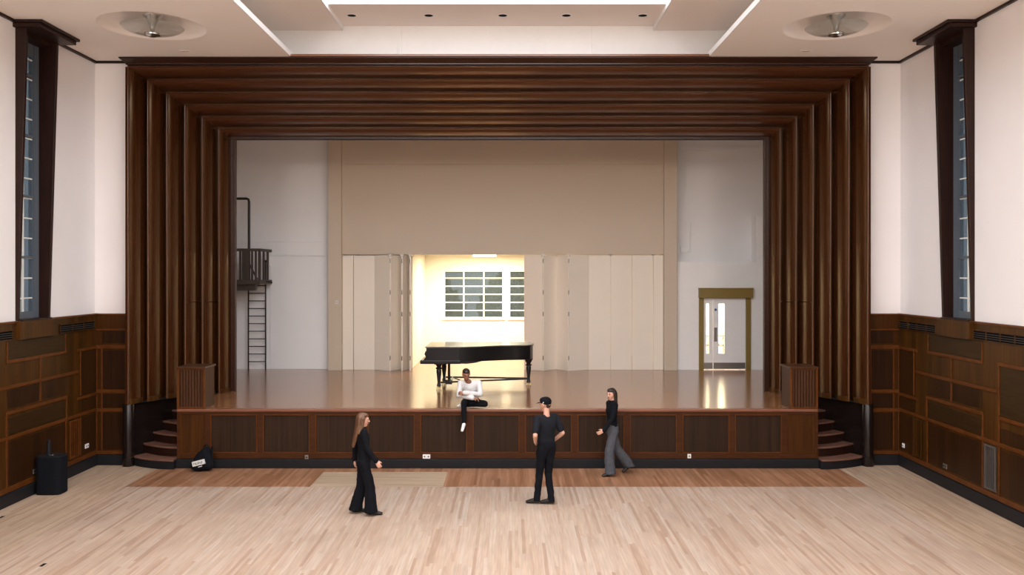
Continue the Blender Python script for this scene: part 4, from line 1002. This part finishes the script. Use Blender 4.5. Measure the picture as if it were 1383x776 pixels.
def person(label, J, yawT, pitchT, yawH, pitchH, skin, top, bottom, shoes, sleeves, fem, hair, legr=(.085, .06, .05), s=1.0, rollH=0, hands=None, group=None):
    """J: world joints: hip, waist, chest, neck, head, and sh/el/wr, hp/kn/an/toe for 'l' and 'r'"""
    J = {k: Vector(v) for k, v in J.items()}
    base = Vector((J['hip'].x, J['hip'].y, min(J['toel'].z, J['toer'].z) - .03))
    t = thing('person', base, label, 'person')
    RT = Rz(yawT) @ Ry(pitchT); RP = Rz(yawT) @ Ry(pitchT * .3); RH = Rz(yawH) @ Ry(pitchH) @ Matrix.Rotation(rollH, 3, 'X')
    sw = .92 if fem else 1.0
    def torso(b, e, collar=True):
        w = sw * s
        pel = (J['hip'], ((.100) * s + e, (.150 if fem else .150) * s + e, .10 * s + e), RP)
        wai = (J['waist'], ((.085) * s * sw + e, (.115 if fem else .135) * s + e, .09 * s + e), RT)
        che = (J['chest'], (.108 * w + e, .150 * w + e, .14 * s + e), RT)
        b.hull([pel, wai]); b.hull([wai, che])
        mid = (J['shl'] + J['shr']) / 2
        yl = J['shl'] * .82 + mid * .18; yr = J['shr'] * .82 + mid * .18
        b.hull([che, (yl, .050 * s + e), (yr, .050 * s + e)])
        if collar: b.hull([(mid, (.06 * s + e, .08 * s + e, .05 * s + e), RT), (J['neck'], .050 * s + e)])
        else: b.hull([(mid, (.064 * s, .085 * s, .045 * s), RT)])
    def arm(b, k, e, upto=3, cuff=0):
        r = (.052 * s * sw, .038 * s * sw, .027 * s * sw)
        sh, el, wr = J['sh' + k], J['el' + k], J['wr' + k]
        if upto < 2:
            m = sh.lerp(el, upto); b.hull([(sh, r[0] + e), (m, r[0] * .85 + e + cuff)])
        else:
            b.hull([(sh, r[0] + e), (el, r[1] + e)]); fm = el.lerp(wr, .25)
            b.hull([(el, r[1] + e), (fm, r[1] * 1.02 + e)]); b.hull([(fm, r[1] * 1.02 + e), (wr, r[2] + e + cuff)])
    # body: one continuous surface
    b = MB(); torso(b, 0)
    for k in 'lr':
        arm(b, k, 0)
        b.hull([(J['hp' + k], .078 * s), (J['kn' + k], .050 * s)]); cf = J['kn' + k].lerp(J['an' + k], .3)
        b.hull([(J['kn' + k], .050 * s), (cf, .052 * s)]); b.hull([(cf, .052 * s), (J['an' + k], .034 * s)])
        b.hull([(J['an' + k], .034 * s), (J['toe' + k], (.03 * s, .03 * s, .018 * s))])
        hd = hands[k] if hands else ((J['wr' + k] - J['el' + k]), Vector((0, 0, -1)), .5, 1)
        hand(b, J['wr' + k], hd[0], hd[1], s, hd[2], hd[3])
    H = J['head']; hs = s
    def h(f, l, u): return H + RH @ Vector((f, l, u)) * hs
    b.hull([(J['neck'], .052 * s), (h(-.015, 0, -.06), .050 * s)])
    b.hull([(h(-.012, 0, .025), (.095 * hs, .076 * hs, .088 * hs), RH), (h(.02, 0, -.02), (.065 * hs, .064 * hs, .07 * hs), RH)], sub=3)
    b.hull([(h(.025, 0, -.03), (.058 * hs, .055 * hs, .05 * hs), RH), (h(.05, 0, -.092), (.026 * hs, .028 * hs, .02 * hs), RH)], sub=3)
    b.hull([(h(.088, 0, .012), .009 * hs), (h(.106, 0, -.028), .013 * hs)]); b.hull([(h(.098, -.012, -.03), .009 * hs), (h(.098, .012, -.03), .009 * hs)])
    b.hull([(h(.078, -.035, .024), .011 * hs), (h(.084, .0, .026), .010 * hs), (h(.078, .035, .024), .011 * hs)])
    for q in (-1, 1): b.hull([(h(-.005, q * .078, .012), (.016 * hs, .007 * hs, .022 * hs), RH), (h(-.003, q * .074, -.018), (.009 * hs, .006 * hs, .012 * hs), RH)])
    b.build('body', skin, t, voxel=.0065, sm=2)
    for q in (-1, 1):
        b = MB(); b.hull([(h(.079, q * .031, .004), (.009 * hs, .013 * hs, .006 * hs), RH)]); b.build('eye', 'eye', t, True)
        b = MB(); b.hull([(h(.088, q * .018, .032), .004 * hs), (h(.084, q * .046, .034), .0035 * hs)]); b.build('eyebrow', 'hairdark', t, True)
    b = MB(); b.hull([(h(.086, -.020, -.062), .005 * hs), (h(.094, 0, -.061), .008 * hs), (h(.086, .020, -.062), .005 * hs)]); b.build('lips', 'lips', t, True)
    # clothes
    b = MB(); e = .014 * s; torso(b, e, fem)
    for k in 'lr': arm(b, k, e, sleeves[0], sleeves[1])
    b.build(top[0], top[1], t, voxel=.009, sm=2, fold=.018)
    b = MB(); e = .018 * s
    b.hull([(J['hip'], (.10 * s + e, .15 * s + e, .09 * s + e), RP), (J['hip'].lerp(J['waist'], .55), (.088 * s + e, (.122 if fem else .138) * s + e, .035 * s), RP)])
    b2 = None
    for k in 'lr':
        hp, kn, an = J['hp' + k], J['kn' + k], J['an' + k]
        b.hull([(J['hip'].lerp(hp, .5), .10 * s), (hp, legr[0] * s + .004), (hp.lerp(kn, .25), legr[0] * s)]); b.hull([(hp, legr[0] * s), (kn, legr[1] * s)]); b.hull([(kn, legr[1] * s), (an + (kn - an) * .12, legr[2] * .95 * s)]); b.hull([(an + (kn - an) * .12, (legr[2] * .95 * s, legr[2] * .95 * s, .05)), (an + Vector((0, 0, -.012)), (legr[2] * s, legr[2] * s, .02))])
    b.build(bottom[0], bottom[1], t, voxel=.009, sm=2, fold=.022)
    for k in 'lr':
        an, toe = J['an' + k], J['toe' + k]; d = (toe - an); d = d.normalized(); sh = MB()
        rot = Matrix((d, Vector((0, 0, 1)).cross(d).normalized() if abs(d.z) < .9 else Vector((1, 0, 0)), Vector((0, 0, 1)))).transposed()
        heel = an - d * .03 * s + Vector((0, 0, -.035 * s))
        sh.hull([(an, .040 * s), (heel, (.036 * s, .036 * s, .03 * s)), (toe, (.03 * s, .038 * s, .024 * s)), (an.lerp(toe, .6) + Vector((0, 0, .0)), (.035 * s, .042 * s, .032 * s))])
        so = sh.build('shoe', shoes, t, voxel=.007, sm=2)
    hair(t, h, RH, hs, J)
    return t, h

def hair_long(mat, length, back=.0):
    def fn(t, h, RH, s, J):
        b = MB()
        b.hull([(h(-.028, 0, .040), (.092 * s, .083 * s, .088 * s), RH), (h(.02, 0, .074), (.065 * s, .066 * s, .045 * s), RH)], sub=3)
        for q in (-1, 1):
            b.hull([(h(-.01, q * .072, .03), .026 * s), (h(-.03, q * .080, -.10), .026 * s)]); b.hull([(h(-.03, q * .080, -.10), .028 * s), (h(-.075, q * .075, -.22), .024 * s)])
        b.hull([(h(-.07, 0, .02), (.06 * s, .085 * s, .08 * s), RH), (h(-.085, 0, -.12), (.045 * s, .088 * s, .07 * s), RH)])
        zl = -.12 - length
        b.hull([(h(-.085, 0, -.12), (.045 * s, .088 * s, .07 * s), RH), (h(-.12 - back, 0, zl), (.030 * s, .06 * s, .05 * s), RH)])
        b.build('hair', mat, t, voxel=.007, sm=3, fold=.012)
    return fn
def hair_short(mat):
    def fn(t, h, RH, s, J):
        b = MB(); b.hull([(h(-.022, 0, .052), (.092 * s, .080 * s, .074 * s), RH), (h(.018, 0, .080), (.062 * s, .062 * s, .040 * s), RH)], sub=3)
        b.hull([(h(-.065, 0, .04), (.045 * s, .068 * s, .05 * s), RH), (h(-.075, 0, -.03), (.028 * s, .055 * s, .03 * s), RH)])
        b.build('hair', mat, t, voxel=.006, sm=2)
        # close beard
        b = MB(); b.hull([(h(.052, 0, -.096), (.028 * s, .030 * s, .02 * s), RH), (h(.025, .05, -.05), .012 * s), (h(.025, -.05, -.05), .012 * s)]); b.build('beard', mat, t, voxel=.006, sm=2)
    return fn
def hair_cap(t, h, RH, s, J):
    b = MB(); b.hull([(h(-.018, 0, .050), (.100 * s, .086 * s, .080 * s), RH), (h(.03, 0, .07), (.066 * s, .07 * s, .05 * s), RH), (h(-.05, 0, .015), (.06 * s, .072 * s, .03 * s), RH)], sub=3)
    c = b.build('cap', 'blackfab', t, voxel=.006, sm=2)
    b = MB(); b.hull([(h(.075, -.05, .035), (.02 * s, .02 * s, .006 * s), RH), (h(.075, .05, .035), (.02 * s, .02 * s, .006 * s), RH), (h(.15, 0, .020), (.02 * s, .045 * s, .005 * s), RH)]); b.build('cap_peak', 'blackfab', t, True)
    b = MB(); b.hull([(h(-.03, .086, .04), (.012 * s, .005 * s, .008 * s), RH)]); b.build('cap_badge', 'label', t, True)
    b = MB(); b.hull([(h(-.07, 0, -.01), (.028 * s, .062 * s, .035 * s), RH), (h(-.065, 0, -.04), (.022 * s, .05 * s, .02 * s), RH)]); b.build('hair', 'hairdark', t, voxel=.006, sm=2)

def stand(loc, yaw, H, **ov):
    """default standing joints in the person's frame (forward, left, up), overridden per pose, returned in the world"""
    s = H / 1.75
    J = dict(hip=(0, 0, .95), waist=(0, 0, 1.10), chest=(0, 0, 1.28), neck=(-.01, 0, 1.47), head=(.015, 0, 1.625),
             shl=(0, .18, 1.41), shr=(0, -.18, 1.41), ell=(-.03, .24, 1.12), elr=(-.03, -.24, 1.12), wrl=(.06, .25, .88), wrr=(.06, -.25, .88),
             hpl=(0, .085, .90), hpr=(0, -.085, .90), knl=(.02, .10, .49), knr=(.02, -.10, .49), anl=(-.02, .10, .075), anr=(-.02, -.10, .075), toel=(.15, .12, .03), toer=(.15, -.12, .03))
    J.update(ov); f = Rz(yaw); L = Vector(loc)
    return {k: L + f @ (Vector(v) * s) for k, v in J.items()}, s

# --- woman in black, walking to the right, seen from behind her right side
yw = R(14)
J, s_ = stand((-2.40, 14.22, 0), yw, 1.66, hip=(.02, 0, .95), chest=(.0, 0, 1.28), neck=(-.02, 0, 1.46), head=(.0, 0, 1.61), shl=(0, .16, 1.41), shr=(0, -.16, 1.41),
              elr=(.05, -.20, 1.14), wrr=(.20, -.19, .94), ell=(-.12, .19, 1.15), wrl=(-.13, .22, .90),
              knr=(.10, -.09, .50), anr=(.12, -.10, .075), toer=(.29, -.11, .03), knl=(-.02, .10, .50), anl=(-.12, .13, .075), toel=(.05, .15, .03))
HB = lambda d, n, c, sd: (Vector(d), Vector(n), c, sd)
person('person with long brown hair in black top and flared black trousers walking right', J, yw, R(2), R(24), R(4), 'skin', ('black_top', 'blackfab'), ('flared_trousers', 'blackfab'), 'shoe', (3, .006), True,
       hair_long('hairbrown', .30, .02), (.094, .088, .118), s_, hands={'l': HB((-.1, .1, -1), (1, .2, 0), .5, 1), 'r': HB((.5, -.1, -.8), (-.1, 1, 0), .6, 1)})

# --- man in black cap and t-shirt, back to the viewer, hand on hip
yw = R(122)
J, s_ = stand((.58, 14.92, 0), yw, 1.79, chest=(-.01, .0, 1.28), head=(.03, 0, 1.63),
              ell=(-.12, .30, 1.16), wrl=(.04, .19, 1.02), elr=(-.10, -.26, 1.15), wrr=(.10, -.22, 1.0),
              knl=(.05, .10, .49), anl=(.04, .16, .075), toel=(.16, .27, .03), knr=(.03, -.06, .49), anr=(-.10, -.03, .075), toer=(.02, .09, .03))
lf_ = Rz(yw)
person('person in black cap, charcoal t-shirt and black trousers, back turned, hand on hip', J, R(112), R(1), R(140), R(4), 'skin', ('t_shirt', 'tee'), ('slim_trousers', 'blackfab'), 'shoe', (.75, .004), False,
       hair_cap, (.088, .066, .060), s_, hands={'l': HB(lf_ @ Vector((.6, -.4, -.3)), lf_ @ Vector((0, -1, 0)), .4, -1), 'r': HB(lf_ @ Vector((.6, .3, -.4)), lf_ @ Vector((0, 1, 0)), .5, 1)})

# --- woman in grey wide trousers striding left
yw = R(197)
J, s_ = stand((1.93, 16.98, 0), yw, 1.69, hip=(0, 0, .95), chest=(.01, 0, 1.28), neck=(0, 0, 1.46), head=(.02, 0, 1.615), shl=(0, .16, 1.41), shr=(0, -.16, 1.41),
              elr=(-.14, -.22, 1.15), wrr=(-.06, -.24, .92), ell=(.09, .20, 1.15), wrl=(.26, .20, .94),
              knl=(.10, .09, .50), anl=(.08, .09, .075), toel=(.24, .10, .03), knr=(-.14, -.08, .50), anr=(-.42, -.10, .15), toer=(-.29, -.11, .035))
lf_ = Rz(yw)
person('person with long dark hair in black top and wide grey trousers striding left', J, yw, R(3), R(222), R(2), 'skin', ('black_top', 'blackfab'), ('wide_trousers', 'grey'), 'shoe', (3, .006), True,
       hair_long('hairdark', .16, .0), (.098, .096, .112), s_, hands={'l': HB(lf_ @ Vector((.9, 0, -.4)), lf_ @ Vector((0, -1, 0)), .4, -1), 'r': HB(lf_ @ Vector((.2, 0, -1)), lf_ @ Vector((0, 1, 0)), .5, 1)})

# --- man in white shirt seated on the stage edge, one leg hanging, one folded
J = dict(hip=(-.83, 17.88, 1.30), waist=(-.83, 17.85, 1.42), chest=(-.84, 17.78, 1.56), neck=(-.90, 17.68, 1.74), head=(-.915, 17.60, 1.865),
         shr=(-1.035, 17.74, 1.68), shl=(-.665, 17.74, 1.68), elr=(-1.06, 17.62, 1.45), wrr=(-.78, 17.45, 1.42), ell=(-.63, 17.58, 1.47), wrl=(-.94, 17.46, 1.525),
         hpr=(-.92, 17.87, 1.29), hpl=(-.74, 17.87, 1.28), knr=(-.955, 17.46, 1.33), anr=(-.945, 17.43, .93), toer=(-.98, 17.31, .80),
         knl=(-.54, 17.64, 1.275), anl=(-.97, 17.76, 1.245), toel=(-1.08, 17.70, 1.225))
tp, hh_ = person('person in white shirt, black trousers and white trainers sitting on the stage edge', J, R(-93), R(28), R(-75), R(22), 'skinb', ('white_shirt', 'shirt'), ('black_trousers', 'blackfab'), 'whiteshoe', (3, .006), False,
       hair_short('hairdark'), (.082, .064, .052), .97, hands={'l': HB((-1, -.05, -.1), (0, 1, -.2), .7, 1), 'r': HB((1, 0, -.15), (0, .3, -1), .6, -1)})
